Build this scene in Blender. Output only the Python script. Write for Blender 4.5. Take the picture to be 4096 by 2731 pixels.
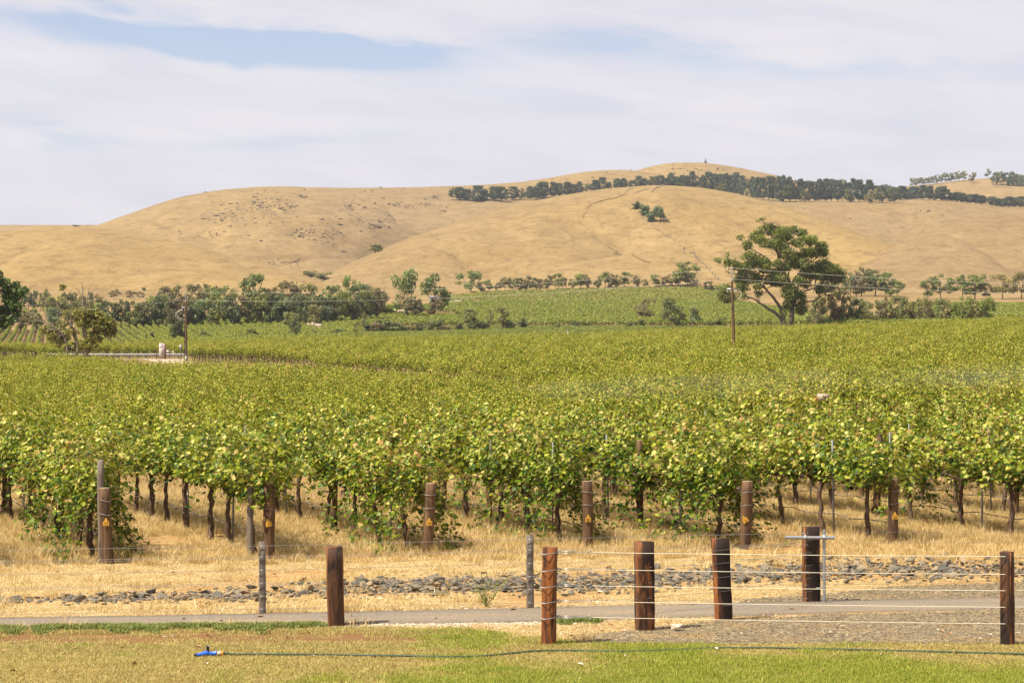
import bpy, math, random
import numpy as np
from mathutils import Vector

for _o in list(bpy.data.objects):
    bpy.data.objects.remove(_o, do_unlink=True)
SC = bpy.context.scene
COL = SC.collection
R = math.radians

# ------------------------------------------------------------------ camera
CAMZ = 3.85
FPX = 9100.0            # focal length in pixels of the 4096 px wide frame
HOR = 1330.0            # image row of the horizon
cam_d = bpy.data.cameras.new('camera')
cam = bpy.data.objects.new('camera', cam_d)
COL.objects.link(cam)
cam.location = (0, 0, CAMZ)
cam.rotation_euler = (R(90), 0, 0)
cam_d.sensor_width = 36.0
cam_d.lens = FPX / 4096 * 36.0
cam_d.shift_y = -35.5 / 4096
cam_d.clip_start = 0.5
cam_d.clip_end = 30000
SC.camera = cam

# ------------------------------------------------------------------ light
SUN_EL = R(56)
SUN_AZ_FROM = Vector((-0.87, -0.49, 0)).normalized()      # horizontal direction towards the sun
world = bpy.data.worlds.new('World')
SC.world = world
world.use_nodes = True
SUN_STRENGTH = 5.0
EXPOSURE = 0.82
sun_d = bpy.data.lights.new('sun', 'SUN')
sun_d.energy = SUN_STRENGTH
sun_d.angle = R(0.55)
sun_d.color = (1.0, 0.92, 0.77)
sun = bpy.data.objects.new('sun', sun_d)
COL.objects.link(sun)
_sv = Vector((SUN_AZ_FROM.x * math.cos(SUN_EL), SUN_AZ_FROM.y * math.cos(SUN_EL), math.sin(SUN_EL)))
sun.rotation_euler = _sv.to_track_quat('Z', 'Y').to_euler()
SC.view_settings.view_transform = 'Standard'
SC.view_settings.look = 'None'
SC.view_settings.gamma = 1.0
SC.view_settings.exposure = EXPOSURE
SC.view_settings.use_curve_mapping = False


class NT:
    """small helper around a node tree"""
    def __init__(s, tree):
        s.t = tree
        tree.nodes.clear()

    def n(s, kind, **kw):
        nd = s.t.nodes.new(kind)
        for k, v in kw.items():
            if k.startswith('i_'):
                key = k[2:]
                key = int(key) if key.isdigit() else key.replace('_', ' ')
                s.put(v, nd.inputs[key])
            else:
                setattr(nd, k, v)
        return nd

    def put(s, v, sock):
        if isinstance(v, bpy.types.NodeSocket):
            s.t.links.new(v, sock)
        elif isinstance(v, bpy.types.Node):
            s.t.links.new(v.outputs[0], sock)
        else:
            sock.default_value = v

    def math(s, op, a, b=0.0, c=0.0, clamp=False):
        nd = s.t.nodes.new('ShaderNodeMath')
        nd.operation = op
        nd.use_clamp = clamp
        s.put(a, nd.inputs[0]); s.put(b, nd.inputs[1]); s.put(c, nd.inputs[2])
        return nd.outputs[0]

    def mix(s, fac, a, b, mode='MIX'):
        nd = s.t.nodes.new('ShaderNodeMix')
        nd.data_type = 'RGBA'
        nd.blend_type = mode
        s.put(fac, nd.inputs[0])
        for v, k in ((a, 6), (b, 7)):
            if isinstance(v, tuple) and len(v) == 3:
                v = (*v, 1)
            s.put(v, nd.inputs[k])
        return nd.outputs[2]

    def noise(s, vec, scale, detail=3, rough=.55, dist=0.0, col=False):
        nd = s.t.nodes.new('ShaderNodeTexNoise')
        nd.inputs['Scale'].default_value = scale
        nd.inputs['Detail'].default_value = detail
        nd.inputs['Roughness'].default_value = rough
        nd.inputs['Distortion'].default_value = dist
        if vec is not None:
            s.put(vec, nd.inputs['Vector'])
        return nd.outputs['Color' if col else 'Fac']

    def ramp(s, fac, stops, interp='LINEAR'):
        nd = s.t.nodes.new('ShaderNodeValToRGB')
        cr = nd.color_ramp
        cr.interpolation = interp
        while len(cr.elements) < len(stops):
            cr.elements.new(0.5)
        for e, (p, c) in zip(cr.elements, stops):
            e.position = p
            e.color = (*c, 1) if len(c) == 3 else c
        s.put(fac, nd.inputs[0])
        return nd.outputs[0]

    def span(s, v, lo, hi, a=0.0, b=1.0):
        nd = s.t.nodes.new('ShaderNodeMapRange')
        nd.interpolation_type = 'SMOOTHSTEP'
        s.put(v, nd.inputs[0])
        for k, q in ((1, lo), (2, hi), (3, a), (4, b)):
            s.put(q, nd.inputs[k])
        return nd.outputs[0]

    def scalevec(s, vec, sc):
        nd = s.t.nodes.new('ShaderNodeVectorMath')
        nd.operation = 'MULTIPLY'
        s.put(vec, nd.inputs[0])
        nd.inputs[1].default_value = sc
        return nd.outputs[0]

    def addvec(s, a, b):
        nd = s.t.nodes.new('ShaderNodeVectorMath')
        nd.operation = 'ADD'
        s.put(a, nd.inputs[0]); s.put(b, nd.inputs[1])
        return nd.outputs[0]

    def bump(s, h, strength=.4, dist=.02):
        nd = s.t.nodes.new('ShaderNodeBump')
        nd.inputs['Strength'].default_value = strength
        nd.inputs['Distance'].default_value = dist
        s.put(h, nd.inputs['Height'])
        return nd.outputs[0]


# sky: clear blue sky with a broken sheet of thin high cloud, all by direction
w = NT(world.node_tree)
sky = w.n('ShaderNodeTexSky', sky_type='NISHITA', sun_disc=False, sun_elevation=SUN_EL,
          sun_rotation=math.atan2(SUN_AZ_FROM.x, SUN_AZ_FROM.y), altitude=300, air_density=1.0,
          dust_density=1.2, ozone_density=1.2)
gen = w.n('ShaderNodeNewGeometry')
inc = w.n('ShaderNodeVectorMath', operation='SCALE', i_0=gen.outputs['Incoming'])
inc.inputs['Scale'].default_value = -1.0
sp = w.n('ShaderNodeSeparateXYZ', i_0=inc.outputs[0])
az = w.math('ARCTAN2', sp.outputs['X'], sp.outputs['Y'])
el = w.math('ARCSINE', sp.outputs['Z'])
v = w.n('ShaderNodeCombineXYZ', i_0=w.math('MULTIPLY', az, 3.2), i_1=w.math('MULTIPLY', w.math('ADD', el, w.math('MULTIPLY', az, .10)), 13.0), i_2=0.3)
n1 = w.noise(v, 2.2, 5, .5, 1.2)
n2 = w.noise(w.scalevec(v.outputs[0], (1.0, 1.5, 1)), 4.0, 5, .55, .5)
den = w.math('ADD', w.math('MULTIPLY', n1, .80), w.math('MULTIPLY', n2, .35))


def gap(a0, e0, ra, re, slant, amt):
    da = w.math('DIVIDE', w.math('SUBTRACT', az, a0), ra)
    tilt = w.math('MULTIPLY', w.math('SUBTRACT', az, a0), slant)
    wob = w.math('MULTIPLY', w.math('SUBTRACT', n2, .5), .022)
    de = w.math('DIVIDE', w.math('ADD', w.math('SUBTRACT', w.math('SUBTRACT', el, e0), tilt), wob), re)
    d2 = w.math('ADD', w.math('MULTIPLY', da, da), w.math('MULTIPLY', de, de))
    return w.math('MULTIPLY', w.math('POWER', 2.718, w.math('MULTIPLY', d2, -1.0)), amt)


holes = [gap(-.128, .1262, .070, .0060, -.055, .70), gap(-.075, .1215, .055, .0054, -.055, .50), gap(-.19, .1335, .045, .005, -.10, .22),
         gap(.145, .114, .10, .006, -.05, .26), gap(-.15, .083, .10, .006, .02, .22),
         gap(.05, .124, .07, .005, -.03, .16)]
tot = holes[0]
for h in holes[1:]:
    tot = w.math('ADD', tot, h)
den = w.math('SUBTRACT', den, tot)
cover = w.span(den, -.12, .62)
cover = w.math('MAXIMUM', cover, 0.30)
skyc = w.n('ShaderNodeVectorMath', operation='MULTIPLY', i_0=sky.outputs[0])
skyc.inputs[1].default_value = (1.30, 1.33, 1.52)
ccol = w.mix(w.span(n2, .3, .72), (8.15, 7.85, 8.5), (9.0, 8.6, 8.95))
mixc = w.mix(w.math('MULTIPLY', cover, .94), skyc.outputs[0], ccol)
bg = w.n('ShaderNodeBackground', i_0=mixc)
bg.inputs['Strength'].default_value = 0.055
wo = w.n('ShaderNodeOutputWorld', i_0=bg)


# ------------------------------------------------------------------ helpers
def link(o, parent=None):
    COL.objects.link(o)
    if parent is not None:
        o.parent = parent
    return o


def tag(o, label=None, cat=None, group=None, kind=None):
    for k, val in (('label', label), ('category', cat), ('group', group), ('kind', kind)):
        if val:
            o[k] = val
    return o


def empty(name, loc, label=None, cat=None, group=None, rz=0.0, kind=None):
    o = bpy.data.objects.new(name, None)
    o.empty_display_size = 0.2
    o.location = loc
    o.rotation_euler = (0, 0, rz)
    link(o)
    return tag(o, label, cat, group, kind)


def make_mesh(name, V, F, mats=(), mi=None, attrs=None, smooth=False):
    """V (n,3); F an (m,k) array or a list of such arrays; attrs {name: per-vertex float array}"""
    me = bpy.data.meshes.new(name)
    V = np.asarray(V, dtype=np.float32)
    Fs = F if isinstance(F, list) else [F]
    Fs = [np.asarray(f, dtype=np.int32) for f in Fs if len(f)]
    me.vertices.add(len(V))
    me.vertices.foreach_set('co', V.ravel())
    nl = sum(f.size for f in Fs)
    npoly = sum(len(f) for f in Fs)
    me.loops.add(nl)
    me.polygons.add(npoly)
    me.loops.foreach_set('vertex_index', np.concatenate([f.ravel() for f in Fs]))
    tot = np.concatenate([np.full(len(f), f.shape[1], dtype=np.int32) for f in Fs])
    start = np.concatenate([[0], np.cumsum(tot)[:-1]]).astype(np.int32)
    me.polygons.foreach_set('loop_start', start)
    if mi is not None:
        me.polygons.foreach_set('material_index', np.asarray(mi, dtype=np.int32))
    if smooth:
        me.polygons.foreach_set('use_smooth', np.ones(npoly, dtype=bool))
    for m in mats:
        me.materials.append(m)
    if attrs:
        for k, a in attrs.items():
            at = me.attributes.new(k, 'FLOAT', 'POINT')
            at.data.foreach_set('value', np.asarray(a, dtype=np.float32))
    me.update(calc_edges=True)
    return me


def mesh_obj(name, V, F, mats=(), parent=None, loc=None, **kw):
    o = bpy.data.objects.new(name, make_mesh(name, V, F, mats, **kw))
    if loc is not None:
        o.location = loc
    return link(o, parent)


class MB:
    """collects simple solids into one mesh"""
    def __init__(s):
        s.V = []; s.F4 = []; s.F3 = []; s.n = 0; s.A = []

    def add(s, V, F, a=0.0):
        F = np.asarray(F, dtype=np.int32) + s.n
        (s.F4 if F.shape[1] == 4 else s.F3).append(F)
        s.V.append(np.asarray(V, dtype=np.float32)); s.n += len(V)
        s.A.append(np.full(len(V), a, dtype=np.float32))
        return s

    def box(s, c, size, rz=0.0, top=1.0, tilt=(0, 0)):
        x, y, z = [q / 2 for q in size]
        V = np.array([(-x, -y, -z), (x, -y, -z), (x, y, -z), (-x, y, -z), (-x * top, -y * top, z), (x * top, -y * top, z), (x * top, y * top, z), (-x * top, y * top, z)])
        V[4:, 0] += tilt[0]; V[4:, 1] += tilt[1]
        cz, sz = math.cos(rz), math.sin(rz)
        V = np.stack([V[:, 0] * cz - V[:, 1] * sz, V[:, 0] * sz + V[:, 1] * cz, V[:, 2]], 1) + np.array(c)
        return s.add(V, [(0, 3, 2, 1), (4, 5, 6, 7), (0, 1, 5, 4), (1, 2, 6, 5), (2, 3, 7, 6), (3, 0, 4, 7)])

    def tube(s, P, r, n=6, cap=True, a=0.0):
        """swept tube through the points P with radius r (number or one per point)"""
        P = np.asarray(P, dtype=np.float64)
        r = np.broadcast_to(np.asarray(r, dtype=np.float64), (len(P),))
        T = np.gradient(P, axis=0)
        T /= np.linalg.norm(T, axis=1, keepdims=True) + 1e-9
        ref = np.array([0, 0, 1.0]) if abs(T[:, 2]).mean() < .8 else np.array([1.0, 0, 0])
        A = np.cross(T, ref); A /= np.linalg.norm(A, axis=1, keepdims=True) + 1e-9
        B = np.cross(T, A)
        th = np.linspace(0, 2 * math.pi, n, endpoint=False)
        V = (P[:, None, :] + r[:, None, None] * (np.cos(th)[None, :, None] * A[:, None, :] + np.sin(th)[None, :, None] * B[:, None, :])).reshape(-1, 3)
        m = len(P)
        i = np.arange(m - 1)[:, None] * n; j = np.arange(n)[None, :]; k = (j + 1) % n
        F = np.stack([i + j, i + k, i + n + k, i + n + j], -1).reshape(-1, 4)
        s.add(V, F, a)
        if cap:
            for e, base in ((P[0], 0), (P[-1], (m - 1) * n)):
                ring = V[base:base + n]
                VV = np.vstack([ring, e[None]])
                jj = np.arange(n)
                s.add(VV, np.stack([jj, (jj + 1) % n, np.full(n, n)], 1), a)
        return s

    def lathe(s, prof, c=(0, 0, 0), n=12):
        prof = np.asarray(prof, dtype=np.float64)
        th = np.linspace(0, 2 * math.pi, n, endpoint=False)
        V = np.stack([prof[:, 0][:, None] * np.cos(th), prof[:, 0][:, None] * np.sin(th), np.repeat(prof[:, 1][:, None], n, 1)], -1).reshape(-1, 3) + np.array(c)
        i = np.arange(len(prof) - 1)[:, None] * n; j = np.arange(n)[None, :]; k = (j + 1) % n
        return s.add(V, np.stack([i + j, i + k, i + n + k, i + n + j], -1).reshape(-1, 4))

    def arrays(s):
        return np.vstack(s.V), [f for f in ([np.vstack(s.F4)] if s.F4 else []) + ([np.vstack(s.F3)] if s.F3 else [])]

    def build(s, name, mat, parent=None, loc=None, smooth=False, **kw):
        V, F = s.arrays()
        return mesh_obj(name, V, F, [mat], parent, loc, smooth=smooth, **kw)

    def mesh(s, name, mat, smooth=False):
        V, F = s.arrays()
        return make_mesh(name, V, F, [mat], smooth=smooth)


def copy_tree(o, parent=None, kids=None):
    c = o.copy()
    COL.objects.link(c)
    c.parent = parent
    for ch in (kids[o.name] if kids else o.children):
        copy_tree(ch, c, kids)
    return c


ORD = ['first', 'second', 'third', 'fourth', 'fifth', 'sixth', 'seventh', 'eighth', 'ninth', 'tenth', 'eleventh', 'twelfth',
       'thirteenth', 'fourteenth', 'fifteenth', 'sixteenth', 'seventeenth', 'eighteenth', 'nineteenth', 'twentieth']


def ordinal(k):
    if k < 20:
        return ORD[k]
    tens = {2: 'twenty', 3: 'thirty', 4: 'forty', 5: 'fifty', 6: 'sixty', 7: 'seventy', 8: 'eighty', 9: 'ninety'}
    n = k + 1
    if n % 10 == 0:
        return {20: 'twentieth', 30: 'thirtieth', 40: 'fortieth', 50: 'fiftieth', 60: 'sixtieth', 70: 'seventieth', 80: 'eightieth', 90: 'ninetieth'}[n]
    return tens[n // 10] + '-' + ORD[n % 10 - 1]


# ------------------------------------------------------------------ terrain
def smooth_profile(pts, sig=45):
    xs = np.arange(-14000, 18001, 10.0)
    p = np.array(pts, dtype=float)
    ys = np.interp(xs, p[:, 0], p[:, 1])
    k = np.arange(-4 * sig, 4 * sig + 1, 10.0)
    g = np.exp(-.5 * (k / sig) ** 2); g /= g.sum()
    ys = np.convolve(np.pad(ys, len(k) // 2, mode='edge'), g, 'valid')
    return lambda x: np.interp(x, xs, ys)


def sstep(t):
    t = np.clip(t, 0, 1)
    return t * t * (3 - 2 * t)


_rs = np.random.RandomState(5)


def waves(n, lo, hi):
    ang = _rs.uniform(0, math.pi, n); wl = np.exp(_rs.uniform(math.log(lo), math.log(hi), n))
    return np.cos(ang) / wl * 2 * math.pi, np.sin(ang) / wl * 2 * math.pi, _rs.uniform(0, 6.28, n)


_W1 = waves(9, 180, 520)
_W2 = waves(14, 35, 110)
_W3 = waves(6, 150, 330)


def wsum(W, X, Y):
    s = 0
    for a, b, c in zip(*W):
        s = s + np.sin(a * X + b * Y + c)
    return s / math.sqrt(len(W[0]))


AMP = smooth_profile([(-3000, 0), (700, .1), (1300, 1.0), (2048, 1.25), (3300, 3.2), (4096, 4.5), (6000, 5.5), (9000, 5.5)], 200)
YNEAR = smooth_profile([(-6000, 290), (250, 285), (500, 215), (720, 208), (1300, 192), (2000, 147), (2300, 132), (9000, 130)], 40)
YFAR = smooth_profile([(-6000, 345), (690, 338), (760, 287), (1300, 219), (2000, 165), (2300, 134), (2700, 128), (9000, 128)], 20)
# every hill: crest row in the picture (from which its height follows), distance of its foot and of its crest, depth behind
HILLS = [
    dict(name='A', crest=smooth_profile([(-9000, 1100), (-1500, 1000), (-500, 955), (0, 926), (150, 909), (290, 904), (380, 911), (476, 924), (595, 944), (774, 980), (952, 1036), (1131, 1078), (1240, 1106), (1310, 1135), (1450, 1220), (1700, 1300)]),
         foot=smooth_profile([(-9000, 950), (9000, 950)]), dist=smooth_profile([(-3000, 1500), (0, 1450), (600, 1420), (1300, 1200), (1600, 1150)]), back=500),
    dict(name='E', crest=smooth_profile([(3000, 1400), (3340, 1130), (3422, 1078), (3529, 1011), (3648, 951), (3767, 904), (3886, 874), (4005, 856), (4096, 846), (4600, 810), (6000, 840), (9000, 1000), (14000, 1150)], 30),
         foot=smooth_profile([(0, 960), (9000, 960)]), dist=smooth_profile([(3300, 1150), (3600, 1350), (4200, 1550), (6000, 1700)]), back=450),
    dict(name='D', crest=smooth_profile([(900, 1400), (1230, 1145), (1300, 1104), (1400, 1052), (1600, 965), (1800, 897), (2000, 836), (2200, 790), (2400, 757), (2550, 744), (2660, 740), (2780, 748), (2875, 760), (3023, 793), (3172, 838), (3291, 877), (3410, 921), (3529, 964), (3600, 995), (3800, 1080), (4200, 1300)]),
         foot=smooth_profile([(0, 980), (9000, 980)]), dist=smooth_profile([(1200, 1180), (1500, 1420), (2000, 1750), (2500, 1900), (2900, 1880), (3300, 1650), (3650, 1400)], 150), back=500),
    dict(name='B', crest=smooth_profile([(-9000, 1150), (-1200, 1120), (-200, 1010), (200, 955), (360, 912), (500, 861), (700, 791), (900, 757), (1060, 745), (1250, 749), (1400, 752), (1600, 750), (1850, 744), (2000, 735), (2150, 722), (2300, 691), (2450, 678), (2540, 680), (2640, 700), (2900, 740), (3300, 800), (4000, 950), (5000, 1100)]),
         foot=smooth_profile([(0, 1450), (1300, 1480), (1800, 1760), (2200, 1900), (9000, 1950)]), dist=smooth_profile([(0, 2250), (1000, 2500), (2400, 2650), (9000, 2650)], 150), back=700),
    dict(name='F', crest=smooth_profile([(2300, 1000), (2700, 840), (2900, 800), (3029, 791), (3113, 804), (3291, 805), (3470, 807), (3648, 797), (3767, 799), (3886, 813), (4005, 827), (4096, 829), (4600, 850), (7000, 1000), (11000, 1150)]),
         foot=smooth_profile([(0, 1750), (9000, 1750)]), dist=smooth_profile([(0, 2300), (9000, 2300)]), back=600),
    dict(name='C', crest=smooth_profile([(2100, 900), (2400, 740), (2540, 684), (2600, 665), (2680, 651), (2750, 650), (2820, 651), (2950, 669), (3100, 701), (3200, 726), (3300, 748), (3500, 800), (4000, 900), (5000, 1050)], 25),
         foot=smooth_profile([(0, 2600), (9000, 2600)]), dist=smooth_profile([(0, 3000), (9000, 3000)]), back=700),
    dict(name='G', crest=smooth_profile([(3000, 900), (3400, 800), (3590, 748), (3700, 738), (3857, 719), (3946, 713), (4096, 710), (4500, 700), (6000, 800), (9000, 1000), (13000, 1150)]),
         foot=smooth_profile([(0, 2550), (9000, 2550)]), dist=smooth_profile([(0, 3100), (9000, 3100)]), back=800),
]


def terrain(u, Y, want_layer=False):
    """ground height at image direction u (= x / depth) and depth Y"""
    u = np.asarray(u, dtype=float); Y = np.asarray(Y, dtype=float)
    u, Y = np.broadcast_arrays(u, Y)
    x = 2048 + FPX * u
    X = u * Y
    amp = AMP(x)
    near = amp * sstep((Y - 110) / 320)
    near = near - .9 * sstep((Y - 46) / 45) * (1 - sstep((Y - YNEAR(x) - 8) / 45)) * sstep((2750 - x) / 600)
    e430 = (amp - CAMZ) / 430 * FPX
    t = np.clip((Y - 430) / 570, 0, 1)
    e = e430 + (170 - e430) * t ** .92
    far = CAMZ + e * np.minimum(Y, 1000) / FPX
    z = np.where(Y < 430, near, far)
    und = wsum(_W1, X, Y); fine = wsum(_W2, X, Y); gul = wsum(_W3, X * 1.3, Y * .6)
    layer = np.zeros(z.shape, dtype=int)
    for k, h in enumerate(HILLS):
        ec = HOR - h['crest'](x)
        D = h['dist'](x); f = h['foot'](x)
        tt = (Y - f) / (D - f)
        tc = np.clip(tt, 0, 1)
        s = np.sin(tc * math.pi / 2) ** .92
        e0 = 120.0
        zz = CAMZ + (e0 + (ec - e0) * s) * Y / FPX
        body = 15 * tc ** 1.5 * (1 - tc) ** 2.6
        zz = zz + body * (und * 5.0 + fine * 1.3 - 3.6 * np.clip(1 - np.abs(gul) * 1.7, 0, 1) ** 2) * np.clip((D - f) / 700, .5, 1.2)
        top = CAMZ + ec * D / FPX
        q = (Y - D) / h['back']
        zb = top * (1 - .55 * np.clip(q, 0, 3) ** 1.6) + 0.0 * q
        zz = np.where(tt > 1, zb, zz)
        zz = np.where(tt <= 0, -50.0, zz)
        better = zz > z
        layer = np.where(better, k + 1, layer)
        z = np.where(better, zz, z)
    z = z + .12 * fine * sstep((Y - 1000) / 300)
    return (z, layer) if want_layer else z


def zat(X, Y):
    return terrain(np.asarray(X, dtype=float) / np.maximum(np.asarray(Y, dtype=float), 1.0), Y)


def gp(x, y, z=0.0):
    """picture point on the flat near ground"""
    Y = (CAMZ - z) * FPX / (y - HOR)
    return ((x - 2048) * Y / FPX, Y, z)


def at(x, y, Y):
    return ((x - 2048) * Y / FPX, Y, CAMZ + (HOR - y) * Y / FPX)


_YS = np.concatenate([np.arange(60, 1000, 3.0), np.arange(1000, 3600, 5.0)])


def place(x, y, ymin=450.0, ymax=3600.0):
    """point on the terrain seen at picture position x, y, no nearer than ymin"""
    m = (_YS >= ymin) & (_YS <= ymax)
    Ys = _YS[m]
    u = (x - 2048) / FPX
    z = terrain(u, Ys)
    e = HOR - (z - CAMZ) / Ys * FPX        # image row of the ground
    ok = np.nonzero(e <= y)[0]
    i = int(ok[0]) if len(ok) else int(np.argmin(e))
    return (u * Ys[i], float(Ys[i]), float(z[i]))
# ------------------------------------------------------------------ materials
def material(name, build, disp=False):
    m = bpy.data.materials.new(name)
    m.use_nodes = True
    t = NT(m.node_tree)
    sh = build(t)
    t.n('ShaderNodeOutputMaterial', i_0=sh)
    return m


def principled(t, col, rough=.8, spec=.3, normal=None, metal=0.0):
    p = t.n('ShaderNodeBsdfPrincipled')
    if isinstance(col, tuple) and len(col) == 3:
        col = (*col, 1)
    t.put(col, p.inputs['Base Color'])
    t.put(rough, p.inputs['Roughness'])
    t.put(spec, p.inputs['Specular IOR Level'])
    t.put(metal, p.inputs['Metallic'])
    if normal is not None:
        t.put(normal, p.inputs['Normal'])
    return p.outputs[0]


def pos(t):
    return t.n('ShaderNodeNewGeometry').outputs['Position']


def obj_co(t):
    return t.n('ShaderNodeTexCoord').outputs['Object']


def attr(t, name, out='Fac'):
    return t.n('ShaderNodeAttribute', attribute_name=name).outputs[out]


def orand(t):
    return t.n('ShaderNodeObjectInfo').outputs['Random']


def simple(name, col, rough=.7, spec=.3, metal=0.0, var=.25, scale=12.0):
    def b(t):
        n = t.noise(obj_co(t), scale, 4, .6)
        c = t.mix(n, tuple(q * (1 - var) for q in col), tuple(min(1, q * (1 + var)) for q in col))
        return principled(t, c, rough, spec, t.bump(n, .25, .01), metal)
    return material(name, b)


# dry grassland: the whole ground sheet and the hills
def _ground(t):
    p = pos(t)
    hill = attr(t, 'tone')                    # paddock tone, -1..1
    n_big = t.noise(p, .0045, 4, .55)
    n_mid = t.noise(t.scalevec(p, (1, .5, 1.8)), .024, 6, .66, .8)
    n_str = t.noise(t.scalevec(p, (1, .30, 3.0)), .075, 6, .74, .5)
    n_spk = t.noise(t.scalevec(p, (1, .45, 1.6)), .22, 4, .8)
    n_fin = t.noise(p, .6, 4, .7)
    n_tiny = t.noise(p, 9.0, 4, .75)
    c = t.ramp(t.math('ADD', t.math('MULTIPLY', n_mid, .6), t.math('MULTIPLY', n_big, .4)),
               [(.30, (0.176, 0.113, 0.047)), (.44, (0.235, 0.159, 0.067)), (.56, (0.263, 0.182, 0.080)), (.72, (0.294, 0.212, 0.099))])
    c = t.mix(t.span(hill, 0.0, 1.0, 0, .55), c, (0.317, 0.210, 0.067))       # golden paddocks
    c = t.mix(t.span(hill, -1.0, 0.0, .8, 0), c, (0.205, 0.141, 0.073))      # grazed tan paddocks
    c = t.mix(t.span(n_str, .47, .66, 0, .68), c, (0.145, 0.095, 0.041))
    c = t.mix(t.span(n_str, .26, .46, .45, 0), c, (0.356, 0.266, 0.131))
    c = t.mix(t.span(n_spk, .52, .66, 0, .6), c, (0.129, 0.083, 0.038))
    c = t.mix(t.span(n_spk, .30, .46, .40, 0), c, (0.368, 0.277, 0.139))
    c = t.mix(t.math('MULTIPLY', t.span(n_fin, .45, .75), .4), c, (0.165, 0.107, 0.048))
    c = t.mix(t.math('MULTIPLY', t.span(n_tiny, .5, .72), .45), c, (0.132, 0.077, 0.032))
    c = t.mix(t.math('MULTIPLY', t.span(n_tiny, .25, .45, 1, 0), .35), c, (0.340, 0.258, 0.138))
    h = t.math('ADD', t.math('MULTIPLY', n_fin, .6), t.math('MULTIPLY', n_tiny, .05))
    h = t.math('ADD', h, t.math('MULTIPLY', n_str, 2.5))
    return principled(t, c, .95, .08, t.bump(h, .8, .6))


M_GROUND = material('dry_grassland', _ground)


def _lawn(t):
    p = pos(t)
    s = t.n('ShaderNodeSeparateXYZ', i_0=p)
    n0 = t.noise(p, .45, 4, .6)
    n1 = t.noise(t.scalevec(p, (.6, 1.6, 1)), 1.6, 5, .65)
    n2 = t.noise(p, 14, 4, .75)
    n3 = t.noise(t.scalevec(p, (.5, 2.2, 1)), 2.6, 5, .7)
    g = t.math('SUBTRACT', t.math('ADD', n1, t.math('MULTIPLY', n0, .4)), t.math('MULTIPLY', t.math('SUBTRACT', s.outputs['Y'], 25.6), .22))
    g = t.math('SUBTRACT', g, t.span(s.outputs['X'], 1.2, -4.2, 0, .34))
    c = t.mix(t.span(g, .55, .95), (.33, .225, .085), (.155, .195, .035))
    c = t.mix(t.span(n3, .5, .68, 0, .7), c, (.185, .105, .045))
    bare = t.math('MULTIPLY', t.span(s.outputs['Y'], 26.9, 27.6), t.span(s.outputs['X'], 0.8, -1.2))
    bare = t.math('MULTIPLY', bare, t.span(t.noise(t.scalevec(p, (.35, 1.5, 1)), 1.4, 4, .6), .30, .46))
    c = t.mix(t.math('MULTIPLY', bare, .85), c, (.155, .074, .034))
    c = t.mix(t.math('MULTIPLY', t.span(n2, .5, .7), .5), c, (.156, .094, .031))
    return principled(t, c, .95, .08, t.bump(n2, .6, .03))


M_LAWN = material('lawn_turf', _lawn)


def _asphalt(t):
    p = pos(t)
    n = t.noise(p, 40, 3, .8)
    b = t.noise(t.scalevec(p, (.4, 1.6, 1)), .9, 4, .6)
    c = t.mix(t.span(n, .3, .7), (0.107, 0.087, 0.066), (0.265, 0.218, 0.163))
    c = t.mix(t.math('MULTIPLY', t.span(b, .42, .72), .5), c, (0.305, 0.218, 0.129))
    return principled(t, c, .9, .2, t.bump(n, .5, .01))


M_PATH = material('grey_asphalt', _asphalt)


def _gravel(t):
    p = pos(t)
    vo = t.n('ShaderNodeTexVoronoi', i_Scale=24.0, i_Vector=p)
    n = t.noise(p, 1.1, 4, .6)
    c = t.ramp(t.n('ShaderNodeSeparateColor', i_0=vo.outputs['Color']).outputs[0], [(0, (0.092, 0.071, 0.044)), (.4, (0.169, 0.128, 0.075)), (.75, (0.233, 0.178, 0.101)), (1, (0.339, 0.258, 0.151))])
    c = t.mix(t.span(n, .48, .72, 0, .6), c, (0.255, 0.154, 0.055))
    return principled(t, c, .9, .2, t.bump(vo.outputs['Distance'], .8, .03))


M_GRAVEL = material('grey_gravel', _gravel)


def _soil(t):
    p = pos(t)
    n = t.noise(p, 2.2, 5, .65)
    n2 = t.noise(p, 16, 4, .7)
    c = t.ramp(n, [(.3, (0.288, 0.160, 0.060)), (.5, (0.344, 0.216, 0.088)), (.7, (0.400, 0.280, 0.128))])
    c = t.mix(t.span(n2, .5, .72, 0, .5), c, (0.176, 0.092, 0.036))
    c = t.mix(t.span(n2, .25, .45, .4, 0), c, (0.480, 0.368, 0.192))
    return principled(t, c, .95, .08, t.bump(n2, .7, .04))


M_SOIL = material('straw_covered_soil', _soil)


# leaves: colour from the per-leaf value 'leaf', paler underside, light passes through
def leaf_mat(name, stops, trans=.35, rough=.45, spec=.35, under=.35, rand=.12, use_color=False, back=(.42, .46, .22)):
    def b(t):
        f = t.math('ADD', attr(t, 'leaf'), t.math('MULTIPLY', t.math('SUBTRACT', orand(t), .5), rand))
        c = t.ramp(f, stops)
        if use_color:
            c = t.mix(1.0, c, t.n('ShaderNodeObjectInfo').outputs['Color'], 'MULTIPLY')
        g = t.n('ShaderNodeNewGeometry')
        cb = t.mix(t.math('MULTIPLY', g.outputs['Backfacing'], under), c, back)
        p = principled(t, cb, rough, spec)
        tr = t.n('ShaderNodeBsdfTranslucent')
        t.put(t.mix(1.0, c, (1.55, 1.5, .75), 'MULTIPLY'), tr.inputs['Color'])
        mx = t.n('ShaderNodeMixShader')
        t.put(trans, mx.inputs[0]); t.put(p, mx.inputs[1]); t.put(tr.outputs[0], mx.inputs[2])
        return mx.outputs[0]
    return material(name, b)


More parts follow.
